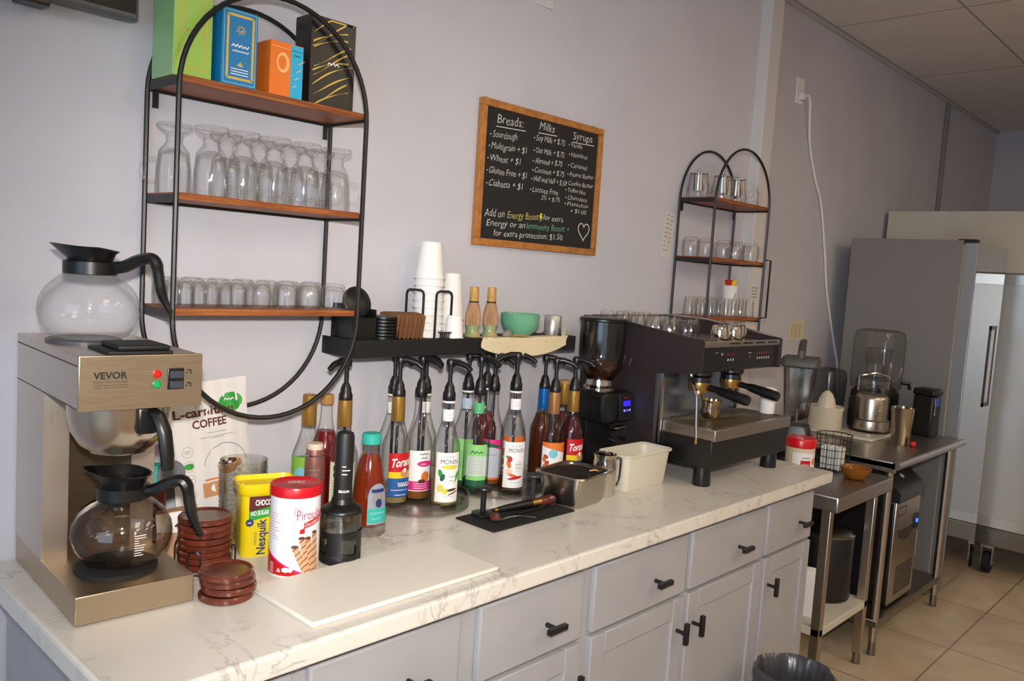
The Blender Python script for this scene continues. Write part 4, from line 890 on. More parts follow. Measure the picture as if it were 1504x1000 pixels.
b.mk(hfn, -.014, .052, .009, 4, .036, 2); b.mk(hfn, -.010, .040, .008, 4, .022, 2); b.build('label', [flat('slate', '#8d99a8'), p_teal, p_grey, p_navy, p_sky], t)

# ================================================================== WALL LEDGE AND WHAT STANDS ON IT
LZ = 1.336
t = thing('wall_ledge', 'long shallow black wall ledge shelf above the syrup bottles', 'wall shelf', (1.078, 0, LZ))
MB().box(-.415, .415, -.134, -.001, -.014, 0, bev=.001).build('ledge_board', blackm, t)
MB().box(-.415, .415, -.137, -.131, -.040, .003, bev=.001).build('front_lip', blackm, t)
for s_ in (-1, 1): MB().box(s_*.415-.003, s_*.415+.003, -.134, -.001, -.040, .003).build('end_lip', blackm, t)
t = thing('lid_caddy', 'black open box caddy at the left end of the wall ledge', 'caddy', (.708, -.062, LZ+.0005))
b = MB(); b.box(-.035, .035, -.045, .045, 0, .004).box(-.035, -.032, -.045, .045, .004, .075).box(.032, .035, -.045, .045, .004, .075).box(-.032, .032, .042, .045, .004, .085).box(-.032, .032, -.045, -.042, .004, .055); b.build('caddy_body', blackp, t)
b = MB(); b.at((0, -.004, .088), rx=1.25).lathe([(0, 0), (.036, 0), (.040, .003), (.040, .010), (.034, .014), (0, .014)], 28); b.build('divider', blackp, t)
lid = MB().lathe([(.040, 0), (.042, .001), (.042, .006), (.038, .0075), (.036, .0082), (0, .0082)], 28).build('cup_cover', blackp)
for i in range(7):
    q = lid if i == 0 else lid.copy()
    if i: COL.objects.link(q)
    q.location = (.790+.0006*(i % 3), -.075+.0006*(i % 2), LZ+.0005+.0084*i)
    tag(q, ('topmost' if i == 6 else 'bottom' if i == 0 else ORD[6-i]+' from the top') + ' black plastic cup lid of the stack on the wall ledge', 'cup lid', 'black cup lids')
kraft = noise_tint(pm('kraft_card', '#8a5c3c', .8, spec=.2), '#9c6d4a', 30)
def mk_sleeve():
    b = MB(); vs = []; fs = []; n = 16
    for (wd, z) in ((.044, 0), (.052, .030), (.058, .062)):
        for sd in (1, -1):
            for i in range(n+1):
                u = i/n*2-1; vs.append((sd*.0016*(1-u*u)**.5*1.0+.004*(1-u*u)*0, u*wd, z+.007*(1-u*u)*0-.006*u*u+.006))
    R_ = 2*(n+1)
    for j in range(2):
        for sd in range(2):
            for i in range(n): a = j*R_+sd*(n+1)+i; fs.append((a, a+1, a+1+R_, a+R_))
    b.add(vs, fs); return b.build('cup_sleeve', kraft)
sl = mk_sleeve()
for i in range(7):
    q = sl if i == 0 else sl.copy()
    if i: COL.objects.link(q)
    q.location = (.814+.0122*i, -.070-.002*i, LZ+.0005); q.rotation_euler = (0, 0, .42+.03*(i % 2))
    q.rotation_euler = Matrix.Rotation(-.20-.03*(i % 2), 3, 'Z').to_euler()
    tag(q, ('leftmost' if i == 0 else 'rightmost' if i == 6 else ORD[i]+' from left')+' brown cardboard cup sleeve of the row on the wall ledge', 'cup sleeve', 'brown cardboard cup sleeves')
def mk_cup(name, r0, r1, h):
    return MB().lathe([(r1+.0018, 0), (r1+.0024, .001), (r1+.0018, .0026), (r1, .003), (r0, h-.002), (r0-.002, h), (r0-.004, h-.003), (0, h-.003)], 32).build(name, paper)
cp = mk_cup('paper_cup', .0285, .0395, .098)
for i in range(9):
    q = cp if i == 0 else cp.copy()
    if i: COL.objects.link(q)
    q.location = (.948+.0008*(i % 2), -.062, LZ+.0015+.0195*i)
    tag(q, ('topmost' if i == 8 else 'bottom' if i == 0 else ORD[8-i]+' from the top')+' upside down white paper cup in the tall wire held stack', 'paper cup', 'tall stack of paper cups')
t = thing('cup_holder', 'black wire holder around the tall paper cup stack', 'cup holder', (.948, -.062, LZ))
MB().box(-.042, .044, -.046, .044, .0002, .001).build('base_plate', blackm, t)
def uloop(p0, p1, h): 
    p0, p1 = Vector(p0), Vector(p1); r = .012; up = Vector((0, 0, 1)); d = (p1-p0).normalized()
    return [p0, p0+up*(h-r), p0+up*(h-.3*r)+d*.3*r, p0+up*h+d*r, p1+up*h-d*r, p1+up*(h-.3*r)-d*.3*r, p1+up*(h-r), p1]
MB().tube(uloop((-.012, -.045, .001), (.043, -.045, .001), .125), .0035, 8).build('wire_loop', black, t); MB().tube(uloop((-.043, -.03, .001), (-.043, .04, .001), .125), .0035, 8).build('wire_loop', black, t)
b = MB()
for k in range(6): b.box(.0+.007*k, .003+.007*k, -.0555, -.0525, .001, .016)
b.box(-.005, .05, -.058, -.05, 0, .003); b.box(-.005, .05, -.058, -.05, .016, .019); b.build('grille', blackm, t)
cp2 = mk_cup('paper_cup', .0245, .0365, .125)
for i in range(4):
    q = cp2 if i == 0 else cp2.copy()
    if i: COL.objects.link(q)
    q.location = (1.042, -.048, LZ+.0005+.0165*i)
    tag(q, ('topmost', 'third from bottom', 'second from bottom', 'bottom')[3-i]+' upside down white paper cup in the shorter stack beside the whisks', 'paper cup', 'short stack of paper cups')
tag(mk_cup('espresso_cup', .0225, .0285, .062), 'small single white paper cup upside down at the ledge edge', 'paper cup').location = (1.013, -.1005-.0, LZ+.0008)
bpy.data.objects['espresso_cup'].location = (1.006, -.106, LZ+.0008); bpy.data.objects['espresso_cup'].scale = (.9, .9, 1)
bam = noise_tint(pm('bamboo', '#c79c58', .5), '#a97c3f', 12, (20, 20, 2)); tine = noise_tint(pm('bamboo_tines', '#b28a63', .6), '#8f6648', 40, (30, 30, 1)); cel = noise_tint(pm('celadon_glaze', '#7f9a6b', .25), '#b39a6c', 14)
def whisk(x, y, la, lb):
    h = thing('whisk_stand', lb, 'whisk stand', (x, y, LZ+.0005), 0, 'ceramic whisk stands')
    MB().lathe([(0, 0), (.023, 0), (.024, .004), (.019, .012), (.018, .020), (.0205, .035), (.019, .050), (.014, .058), (0, .058)], 28).build('stand_body', cel, h)
    t = thing('bamboo_whisk', la, 'whisk', (x, y, LZ+.0605), 0, 'bamboo tea whisks')
    wob = lambda a, z: 1+.05*math.cos(24*a) if z < .034 else 1
    MB().lathe([(.0205, -.028), (.0215, -.012), (.0205, .006), (.0165, .026), (.0135, .036), (.0128, .038)], 48, wob=wob).build('tines', tine, t)
    MB().lathe([(.0130, .036), (.0138, .037), (.0138, .040), (.0130, .041)], 24).build('binding_thread', pm('thread', '#3a2b22', .8), t)
    MB().lathe([(.0125, .040), (.0128, .052), (.0136, .0535), (.0128, .055), (.0124, .080), (.0105, .081), (.0100, .076), (0, .076)], 24).build('handle', bam, t)
whisk(1.102, -.078, 'left bamboo tea whisk standing on its ceramic stand', 'ceramic stand under the left bamboo whisk')
whisk(1.166, -.083, 'right bamboo tea whisk standing on its ceramic stand', 'ceramic stand under the right bamboo whisk')
t = thing('matcha_bowl', 'sage green ceramic tea bowl with pouring lip on the wall ledge', 'bowl', (1.296, -.079, LZ+.0022))
lip = lambda a, z: 1+(.12 if z > .055 else 0)*max(0, math.cos(a-PI-.6))**14
MB().lathe([(0, 0), (.030, 0), (.032, .003), (.050, .018), (.058, .040), (.0585, .064), (.0565, .066), (.0545, .062), (.052, .040), (.030, .012), (0, .010)], 44, wob=lip).build('bowl_body', pm('sage_glaze', '#6ba886', .15), t)
t = thing('printed_cloth', 'cream printed cloth draped over the front edge of the wall ledge', 'cloth', (0, 0, 0))
b = MB(); vs = []; fs = []; nx, ny = 26, 14
for j in range(ny+1):
    for i in range(nx+1):
        u = i/nx; v_ = j/ny; d = v_*(.078+.030*math.sin(PI*min(1, u*1.02))**.7); x = 1.088+.365*u+.01*math.sin(5*v_)
        y = -.088-d; z = LZ+.0012+.0006*math.sin(9*u+4*v_)
        if y < -.1385: ov = -.1385-y; y = -.1388-.10*ov-.0015*math.sin(11*u); z = LZ+.0042-ov*.98
        elif y < -.128: z += .003
        vs.append((x, y, z))
for j in range(ny):
    for i in range(nx): a = j*(nx+1)+i; fs.append((a, a+1, a+nx+2, a+nx+1))
b.add(vs, fs); b.build('cloth_sheet', cream, t)
b = MB(); rnd = random.Random(4)
ffn = lambda s, tt, L: (s, -.1404-.0016*math.sin((s-1.088)/.365*11), tt)
for k in range(9):
    x = 1.115+.035*k*.8+rnd.random()*.01; b.disc(ffn, x, LZ-.012-.012*rnd.random(), .004, .0022, k % 2, 0, 8, rot=rnd.random()*3)
b.build('print', [p_brown, p_gold], t)
t = thing('rest_stone', 'small grey domed stone on the cloth in front of the green bowl', 'stone', (1.213, -.110, LZ+.0025))
MB().lathe([(0, 0), (.016, 0), (.018, .003), (.016, .012), (.009, .018), (0, .020)], 22, sy=.85).build('dome', noise_tint(pm('grey_stone', '#8d837b', .6), '#736a62', 30), t)
MB().tube([(.012, -.006, .004), (.04, -.012, .004), (.066, -.010, .0035)], .0022, 6).build('pick', bam, t)
t = thing('matcha_tin', 'small mottled silver tin near the right end of the wall ledge', 'tin', (1.452, -.074, LZ+.0005))
MB().lathe([(0, 0), (.0265, 0), (.027, .002), (.027, .060), (.0255, .062), (0, .062)], 32).build('tin_body', noise_tint(pm('silver_tin', '#b5b3ae', .35, .6), '#4c4b49', 18, (1, 1, 1), .5, .62), t)
t = thing('sachet', 'pale green folded sachets at the right end of the wall ledge', 'sachet', (1.475, -.112, LZ+.0005), .3)
b = MB()
for dx, h, dy in ((-.012, .018, 0), (.003, .026, .006)): b.add([(dx-.011, dy-.008, 0), (dx+.011, dy-.008, 0), (dx+.011, dy+.008, 0), (dx-.011, dy+.008, 0), (dx, dy, h)], [(0, 1, 4), (1, 2, 4), (2, 3, 4), (3, 0, 4), (3, 2, 1, 0)])
b.build('sachet_paper', pm('pale_green_paper', '#aab58a', .7), t)
def rebase(t, loc):
    """put the empty at the thing's base, keeping its parts where they are"""
    d = Vector(loc)-t.location; t.location = loc
    for k in kids(t): k.location = k.location-d
    return t
# ================================================================== BAR TOOLS ON THE COUNTER
tag(MB().box(.864, 1.166, -.438, -.305, CT, CT+.005, bev=.0015).build('tamping_mat', rubber), 'black rubber tamping mat on the counter in front of the turntables', 'mat')
MZ = CT+.0055
def tamper(x, y, h, label, m, z=MZ):
    t = thing('coffee_tamper', label, 'tamper', (x, y, z), 0, 'black coffee tampers')
    MB().lathe([(0, 0), (.0265, 0), (.0285, .002), (.0285, .007), (.012, .011), (0, .011)], 30).build('base_disc', m, t)
    MB().lathe([(.0075, .009), (.0068, .02), (.0068, h-.012), (.0085, h-.007), (0, h-.007)], 18).build('stem', m, t)
    MB().lathe([(0, h-.009), (.020, h-.008), (.0235, h-.004), (.022, h), (0, h+.001)], 26).build('top_knob', m, t)
tamper(.930, -.333, .072, 'black coffee tamper standing at the left end of the rubber mat', blackp)
tamper(1.118, -.330, .078, 'dark grey coffee tamper standing at the back right of the rubber mat', pm('dark_grey_plastic', '#2f3033', .4))
t = thing('portafilter', 'black portafilter with gold band and reddish wooden handle lying on the mat', 'portafilter', (1.04, -.372, MZ), -.06)
b = MB(); b.tube([(-.078, .018, .011), (-.04, .016, .012), (.02, .012, .013), (.035, .011, .013)], [.007, .010, .012, .012], 12); b.build('handle_shaft', blackp, t)
MB().tube([(-.088, .0185, .011), (-.076, .018, .011)], .0065, 10).build('end_cap', brass, t)
MB().tube([(.034, .011, .0135), (.062, .009, .0135)], .0125, 14).build('gold_band', brass, t)
MB().tube([(.062, .009, .0135), (.085, .008, .014), (.105, .007, .0145), (.116, .006, .0145)], [.012, .0145, .015, .009], 14).build('wooden_knob', coast_m, t)
t = thing('milk_wand_brush', 'long thin black brush lying along the rubber mat behind the spoon', 'brush', (1.05, -.385, MZ), .02)
MB().tube([(-.05, 0, .004), (-.02, -.001, .006), (.03, .0, .0045), (.085, .008, .007)], [.004, .003, .003, .0045], 8).build('handle', blackp, t); MB().lathe([(0, 0), (.012, .0), (.013, .004), (.008, .010), (0, .011)], 16, at=(.096, .01, 0)).build('brush_head', blackm, t)
t = thing('teaspoon', 'small silver teaspoon lying on the front of the rubber mat', 'spoon', (.952, -.402, MZ), -.42)
b = MB(); n = 16; vs = [(0, 0, .001)]; fs = []
for j, k in enumerate((.5, 1)):
    for i in range(n): a = 2*PI*i/n; vs.append((-.030+.017*k*math.cos(a)+.0, .0105*k*math.sin(a), .001+.0035*k*k))
vs[0] = (-.030, 0, .001)
for i in range(n): fs.append((0, 1+i, 1+(i+1) % n)); fs.append((1+i, 1+n+i, 1+n+(i+1) % n, 1+(i+1) % n))
b.add(vs, fs); b.build('bowl', chrome, t)
MB().tube(smooth([(-.014, 0, .0045), (.0, 0, .008), (.03, 0, .010), (.062, 0, .005), (.072, 0, .004)], 4), [.0028]*5+[.0018]*6+[.0022]*3+[.0042, .0045, .002], 8, flat=(1.3, .7)).build('handle', chrome, t)
tag(MB().lathe([(0, 0), (.011, 0), (.013, .006), (.008, .013), (0, .015)], 18, sx=1.2).build('wooden_plug', coast_m), 'small brown wooden plug on the mat beside the teaspoon', 'plug').location = (.934, -.372, MZ)
# steel pan
t = thing('steel_pan', 'stainless steel food pan of dark liners beside the rubber mat', 'food pan', (1.238, -.370, CT+.0005), .13)
def rr2(w_, d, r): return rrect(w_, d, r, 5)
b = MB(); loft(b, [(rr2(.068, .056, .022), 0), (rr2(.074, .062, .022), .010), (rr2(.077, .065, .022), .060), (rr2(.081, .069, .022), .082), (rr2(.081, .069, .022), .086), (rr2(.089, .077, .024), .088), (rr2(.090, .078, .024), .085), (rr2(.0905, .0785, .024), .0835)], cap1=False); b.build('pan_body', steel('pan_steel', '#b9b2a6', .24, (1, 1, 14), .05), t)
b = MB(); loft(b, [(rr2(.079, .067, .02), .086), (rr2(.074, .062, .02), .05), (rr2(.066, .054, .02), .006)], cap0=False); b.build('pan_inside', steel_d, t)
b = MB(); b.box(-.066, -.004, -.050, .050, .076, .083, bev=.003).box(.0, .064, -.052, .052, .078, .0845, bev=.003); b.build('dark_liner', blackm, t)
b = MB().at((.03, -.03, .085)).tube([(-.01, -.004, .002), (.004, -.012, .004), (.012, -.02, .002)], .004, 8); b.build('scoop', brass, t)
t = thing('milk_pitcher', 'tall polished steel milk pitcher between the pan and the cream bin', 'pitcher', (1.367, -.376, CT+.0005), -.3)
MB().lathe([(0, 0), (.032, 0), (.034, .003), (.034, .085), (.031, .105), (.0325, .118), (.0312, .118), (.030, .105), (.032, .085), (.0325, .006), (0, .006)], 36).build('pitcher_body', chrome, t)
MB().tube(smooth([(.033, 0, .098), (.048, 0, .103), (.056, 0, .098), (.057, 0, .07), (.054, 0, .035), (.040, 0, .022)], 4), .0045, 8, flat=(1.4, .6)).build('handle', chrome, t)
MB().add([(-.024, -.019, .100), (-.024, .019, .100), (-.030, .014, .118), (-.044, 0, .124), (-.030, -.014, .118)], [(0, 1, 2, 3), (0, 3, 4)]).build('spout', chrome, t)
t = thing('plastic_bin', 'cream rectangular plastic bin in front of the coffee grinder', 'bin', (1.538, -.362, CT+.0005), -.02)
bm_ = pm('cream_plastic', '#cfc8b6', .4)
b = MB(); loft(b, [(rr2(.098, .042, .016), 0), (rr2(.101, .045, .017), .006), (rr2(.110, .052, .018), .100), (rr2(.116, .058, .02), .103), (rr2(.117, .059, .02), .108), (rr2(.1155, .0575, .02), .1095), (rr2(.108, .050, .018), .104), (rr2(.098, .042, .016), .008)], cap1=True); b.build('bin_body', bm_, t)
# ================================================================== GRINDER
t = thing('coffee_grinder', 'black coffee grinder with clear bean hopper and blue display', 'coffee grinder', (1.583, -.172, CT))
b = MB(); b.box(-.074, .074, -.08, .085, .0, .022, bev=.004).box(-.066, .066, -.012, .08, .02, .19, bev=.006).box(-.072, .072, -.078, .08, .165, .262, bev=.012); b.build('grinder_body', blackp, t)
b = MB().at((.038, -.0795, .212), rx=-.10); b.box(-.034, .034, -.006, .004, -.042, .045, bev=.003); pn = b.build('control_panel', pm('panel_black', '#151619', .25), t)
fn = lambda s, tt, L: tuple(Matrix.Translation((.038, -.0795, .212)) @ Matrix.Rotation(-.10, 4, 'X') @ Vector((s, -.0065-.0004*L, tt)))
MB().band(fn, -.016, .020, .004, .020, 0, 0, 1).build('display', pm('blue_display', '#1414c8', .3, emit='#2a1cff', es=1.6), pn)
b = MB(); b.mk(fn, -.014, .028, .006, 0, .028, 1)
b.build('brand_mark', pm('red_mark', '#a32a1a', .5), pn)
b = MB()
for x in (-.012, .016):
    b.poly(fn, [(x+.0022*1.05*math.sin(a)**3*2.0, -.010+.00028*(13*math.cos(a)-5*math.cos(2*a)-2*math.cos(3*a)-math.cos(4*a))) for a in [2*PI*i/28 for i in range(28)]], 0)
b.disc(fn, .002, -.010, .0022, .003, 0)
b.build('touch_button', pm('violet_lamp', '#6a6aff', .3, emit='#6a5cff', es=2.5), pn)
MB().lathe([(.046, .258), (.052, .260), (.052, .268), (.042, .276), (.040, .292), (.043, .296), (0, .296)], 36).build('hopper_collar', chrome, t)
MB().lathe([(.040, .292), (.056, .312), (.068, .335), (.071, .365), (.072, .478), (.0705, .478), (.0695, .365), (.066, .337), (.054, .314), (.038, .295)], 40).build('hopper', smoky, t)
o = MB().lathe([(0, .296), (.037, .296), (.053, .316), (.062, .334), (.050, .345), (0, .351)], 30, wob=lambda a, z: 1+.02*math.sin(9*a+z*200)).build('coffee_beans', noise_tint(pm('roasted_beans', '#2c1208', .5), '#5a2a14', 90, bump=.6), t); o['kind'] = 'stuff'
MB().lathe([(0, .476), (.072, .476), (.0765, .479), (.0765, .484), (.072, .488), (0, .490)], 40).build('hopper_lid', blackp, t)
b = MB(); b.box(-.03, .03, -.098, -.075, .150, .156, bev=.002).tube([(-.024, -.07, .118), (-.024, -.096, .114)], .004, 8).tube([(.024, -.07, .118), (.024, -.096, .114)], .004, 8); b.build('portafilter_fork', chrome, t)
# ================================================================== ESPRESSO MACHINE
EX0, EX1 = 1.662, 2.190; EW = EX1-EX0
em = thing('espresso_machine', 'dark brown two group espresso machine on the right of the counter', 'espresso machine', (0, 0, 0))
for x in (EX0, EX1-.014):
    top = [(-.030, 1.398), (-.10, 1.400), (-.20, 1.392), (-.32, 1.376), (-.42, 1.364), (-.478, 1.358)]
    b = MB(); b.prism(top+[(-.484, 1.352), (-.484, 1.258), (-.33, 1.240), (-.335, .985), (-.03, .985)], x, x+.014, 'yz'); sp = b.build('side_panel', cap_brown, em)
    if x == EX0:
        b = MB()
        for k in range(7): b.at((EX0-.0012, -.075-.026*k, 1.268), rx=.35).box(-.0012, .0016, -.0028, .0028, -.034+.003*k, .034-.004*k, bev=.001)
        b.build('vent_slot', pm('vent_grey', '#4a4244', .5), sp)
b = MB(); b.box(EX0+.014, EX1-.014, -.33, -.03, .985, 1.335); b.build('rear_body', cap_brown, em)
b = MB(); b.box(EX0+.014, EX1-.014, -.466, -.33, 1.256, 1.335, bev=.004); b.box(EX0+.02, EX1-.02, -.474, -.464, 1.262, 1.340, bev=.002); hp2 = b.build('control_head', pm('gloss_black', '#121214', .22), em)
fn = frontfn(-.4745)
b = MB()
for x0, n_ in ((1.835, 3), (2.03, 6)):
    for k in range(n_): b.poly(fn, [(x0+.016*k, 1.290), (x0+.016*k+.007, 1.290), (x0+.016*k+.009, 1.297), (x0+.016*k+.002, 1.297)], 0)
    b.band(fn, x0-.006, x0+.016*n_, 1.306, 1.314, 1, 0, 1)
b.disc(fn, 1.80, 1.312, .007, .004, 2); b.line(fn, [(1.755, 1.316), (1.775, 1.318)], .002, 2); b.line(fn, [(1.97, 1.312), (1.99, 1.312)], .003, 2); b.line(fn, [(1.98, 1.296), (1.986, 1.30)], .003, 2)
b.build('button_row', [pm('button_white', '#b9b9b6', .4), pm('dark_red', '#52121a', .4), p_grey], hp2)
b = MB(); b.box(EX0+.014, EX1-.014, -.478, -.03, 1.335, 1.343); b.box(EX0+.014, EX1-.014, -.482, -.474, 1.338, 1.353, bev=.001); cw = b.build('cup_warmer', steel_t, em)
b = MB()
for k in range(4): b.box(1.83+.085*k, 1.895+.085*k, -.4828, -.4818, 1.343, 1.348)
b.build('rail_slot', blackm, cw)
b = MB(); b.tube([(EX1-.02, -.05, 1.40), (EX1-.02, -.2, 1.398), (EX1-.02, -.46, 1.362)], .004, 8).tube([(EX0+.02, -.05, 1.398), (EX1-.02, -.05, 1.40)], .004, 8)
for y in (-.06, -.25): b.tube([(EX1-.02, y, 1.343), (EX1-.02, y, 1.398)], .003, 6)
b.build('cup_rail', chrome, em)
b = MB(); b.box(EX0+.03, EX1-.03, -.338, -.33, 1.06, 1.256); b.build('splash_back', pm('blue_steel', '#8c94a4', .25, .9), em)
b = MB(); b.box(EX0+.022, EX0+.030, -.345, -.33, 1.02, 1.256); b.build('corner_trim', chrome, em)
DX0, DX1 = 1.695, 2.205
b = MB(); b.box(DX0, DX1, -.525, -.04, .970, 1.060, bev=.004); b.build('base_box', blackp, em)
b = MB(); b.box(DX0+.002, DX1, -.532, -.335, 1.056, 1.092, bev=.003); b.build('drip_tray', steel_t, em)
b = MB(); b.box(DX0+.02, DX1-.02, -.515, -.35, 1.0915, 1.0935)
for k in range(22): b.box(DX0+.03+.0215*k, DX0+.036+.0215*k, -.51, -.355, 1.093, 1.0955)
b.build('drip_grate', steel('grate_steel', '#8d8068', .35), em)
for x in (DX0+.028, DX1-.040):
    for y in (-.483, -.10): MB().lathe([(0, CT+.0003), (.027, CT+.0003), (.028, CT+.003), (.025, .972), (0, .972)], 24, at=(x, y, 0)).build('foot', blackp, em)
for x in (1.815, 2.015):
    b = MB(); b.lathe([(0, 1.258), (.042, 1.258), (.042, 1.238), (.034, 1.230), (.034, 1.212), (0, 1.212)], 30, at=(x, -.395, 0)); gh = b.build('group_head', pm('dark_chrome', '#55565a', .25, 1), em)
    MB().lathe([(0, 1.214), (.036, 1.214), (.037, 1.204), (.033, 1.186), (0, 1.184)], 30, at=(x, -.395, 0)).build('filter_holder', brass, gh)
    MB().tube(smooth([(x, -.425, 1.200), (x+.004, -.455, 1.196), (x+.006, -.50, 1.188), (x+.008, -.565, 1.176)], 4), [.010]*5+[.013, .0145, .015, .0155]+[.017]*3+[.015], 14).build('filter_handle', blackp, gh)
    b = MB(); b.tube([(x, -.395, 1.190), (x-.014, -.40, 1.176), (x-.020, -.402, 1.158)], .005, 8).tube([(x, -.395, 1.190), (x+.014, -.40, 1.176), (x+.020, -.402, 1.158)], .005, 8); b.build('pour_spout', brass, gh)
b = MB(); b.tube(smooth([(1.715, -.42, 1.258), (1.715, -.425, 1.235), (1.706, -.44, 1.215), (1.700, -.455, 1.195)], 4), .0055, 10).tube([(1.700, -.455, 1.195), (1.700, -.462, 1.10), (1.698, -.468, 1.055)], .0042, 10)
sw = b.build('steam_wand', chrome, em)
MB().lathe([(0, -.012), (.009, -.008), (.012, 0), (.009, .008), (0, .012)], 16, at=(1.700, -.455, 1.195)).build('ball_joint', chrome, sw); MB().cyl(1.698, -.468, 1.040, 1.058, .006, n=12).build('wand_tip', brass, sw)
rebase(em, (1.93, -.28, CT))
# cups on the machine
def mk_ecup(r, h):
    t = thing('espresso_glass', '-', 'glass cup', group='small glass cups on the espresso machine')
    MB().lathe([(r*.92, 0), (r, .002), (r*.97, h*.5), (r*.8, h*.93), (r*.65, h), (0, h*.98)], 22).build('glass_wall', glass, t); MB().lathe([(r*.86, .001), (r*.88, h*.5), (r*.66, h*.86), (0, h*.88)], 18).build('inner_wall', glass, t)
    return t
eg = mk_ecup(.0285, .074); fl = [False]
for r_, y0 in ((0, -.088), (1, -.105), (2, -.088)):
    for k in range(5):
        place(eg, fl, (1.712+.062*r_, y0-.062*k, 1.3435), k, 'small glass cup on the espresso machine, %s from back in the %s row from left' % (ORD[k], ORD[r_]))
def mk_scup(x, y, label, rz=.0):
    t = thing('steel_cup', label, 'cup', (x, y, 1.3436), rz, 'polished steel cups on the espresso machine')
    MB().lathe([(.0285, 0), (.0295, .002), (.030, .03), (.026, .05), (.020, .055), (0, .055)], 28).build('cup_wall', pm('bright_steel', '#d9cfb8', .08, 1), t)
    MB().tube([(.028, 0, .012), (.042, 0, .014), (.043, 0, .034), (.027, 0, .040)], .003, 8).build('handle', chrome, t)
mk_scup(1.865, -.425, 'polished steel cup upside down, left of the three along the machine front'); mk_scup(1.950, -.428, 'polished steel cup upside down, middle of the three along the machine front', .4); mk_scup(2.025, -.40, 'polished steel cup upside down, right of the three along the machine front', .2)
t = thing('espresso_pitcher', 'small brassy steel pitcher on the espresso machine drip tray', 'pitcher', (1.868, -.412, 1.096), .35)
MB().lathe([(0, 0), (.024, 0), (.029, .006), (.031, .025), (.028, .045), (.032, .060), (.0308, .060), (.0268, .045), (.0295, .025), (.027, .008), (0, .006)], 30).build('pitcher_body', pm('warm_steel', '#b8a788', .14, 1), t)
MB().tube(smooth([(.030, 0, .050), (.046, 0, .054), (.058, 0, .052), (.050, 0, .030), (.030, 0, .014)], 4), .003, 8).build('handle', chrome, t)
t = thing('white_cup', 'plain white cup at the right end of the espresso machine drip tray', 'cup', (2.165, -.462, 1.0965))
MB().lathe([(0, 0), (.024, 0), (.025, .002), (.027, .086), (.0255, .086), (.023, .006), (0, .006)], 28).build('cup_body', white, t)

# ================================================================== WORK TABLES
def work_table(name, label, x0, x1, y0, y1, zt, edge, shelfz, roll, shelf_m):
    t = thing(name, label, 'work table', (0, 0, 0))
    b = MB()
    if roll:
        b.box(x0, x1, y0+.015, y1, zt-.030, zt, bev=.004); b.tube([(x0, y0+.015, zt-.014), (x1, y0+.015, zt-.014)], .0175, 14); b.box(x0, x0+.012, y0+.015, y1, zt-.045, zt-.002, bev=.005)
        b.box(x0, x1, y1-.012, y1, zt, zt+.03)
    else: b.box(x0, x1, y0, y1, zt-edge, zt, bev=.006)
    b.build('table_top', steel_t, t)
    for x in (x0+.055, x1-.055):
        for y in (y0+.055, y1-.055):
            b = MB(); 
            if roll: b.cyl(x, y, .06, zt-.03, .0165, n=18)
            else: b.box(x-.017, x+.017, y-.017, y+.017, .05, zt-edge+.002, bev=.002)
            lg = b.build('leg', steel_b, t)
            MB().lathe([(0, .0005), (.016, .0005), (.017, .01), (.014, .06), (0, .062)], 16, at=(x, y, 0)).build('leveling_foot', steel_d, lg)
    b = MB(); b.box(x0+.038, x1-.038, y0+.038, y1-.038, shelfz-.032, shelfz, bev=.004); b.build('lower_shelf', shelf_m, t)
    return rebase(t, ((x0+x1)/2, (y0+y1)/2, 0))
work_table('work_table', 'small low stainless steel work table beside the counter end', 2.440, 2.995, -.632, .075, .791, .058, .275, False, pm('shelf_white', '#c9c3b6', .5))
work_table('work_table', 'taller stainless steel work table with rolled edge beside the fridge', 3.02, 3.955, -.645, .08, .845, .03, .155, True, steel_d)
bpy.data.objects['work_table'].name = 'prep_table'

# on and in front of the low table
t = thing('red_lidded_container', 'white labelled tub with bright red lid on the low work table', 'tub', (2.600, -.405, .7915), -.75)
MB().lathe([(0, 0), (.050, 0), (.052, .004), (.0555, .135), (0, .135)], 36).build('tub_body', pm('tub_cream', '#dcc9ad', .4), t)
MB().lathe([(.056, .128), (.0585, .131), (.0585, .158), (.055, .164), (.03, .166), (0, .166)], 36, wob=lambda a, z: 1+.008*math.cos(40*a)).build('lid', pm('bright_red_lid', '#d3121c', .3), t)
fn = cylfn(.0548); b = MB(); b.band(fn, -.05, .06, .040, .112, 0, 0, 16); b.band(fn, -.018, .022, .050, .082, 1, 1, 8); b.mk(fn, -.012, .062, .009, 0, .028, 2); b.line(fn, [(-.012, .092), (.018, .092)], .003, 2, 1); b.disc(fn, .038, .078, .010, .014, 3, 1); b.build('label', [p_white, p_red, p_navy, flat('salmon', '#d98a78')], t)
t = thing('wire_basket', 'small black wire basket of white packets on the low work table', 'basket', (2.875, -.425, .7925))
b = MB(); R0, R1, HB = .062, .070, .150
for k in range(6):
    z = .004+k*(HB-.004)/5; rr_ = R0+(R1-R0)*z/HB; b.tube([(rr_*math.cos(2*PI*i/28), rr_*math.sin(2*PI*i/28), z) for i in range(28)], .0014 if k < 5 else .0022, 6, closed=True)
for k in range(14): a = 2*PI*k/14; b.tube([(R0*math.cos(a), R0*math.sin(a), .004), (R1*math.cos(a), R1*math.sin(a), HB)], .0013, 6)
for k in range(5): b.tube([(-R0*.9, -.05+.025*k, .004), (R0*.9, -.05+.025*k, .004)], .0013, 6)
b.build('wire_frame', black, t)
pk = MB().box(-.028, .028, -.0022, .0022, 0, .094, bev=.0015).build('sugar_packet', paper)
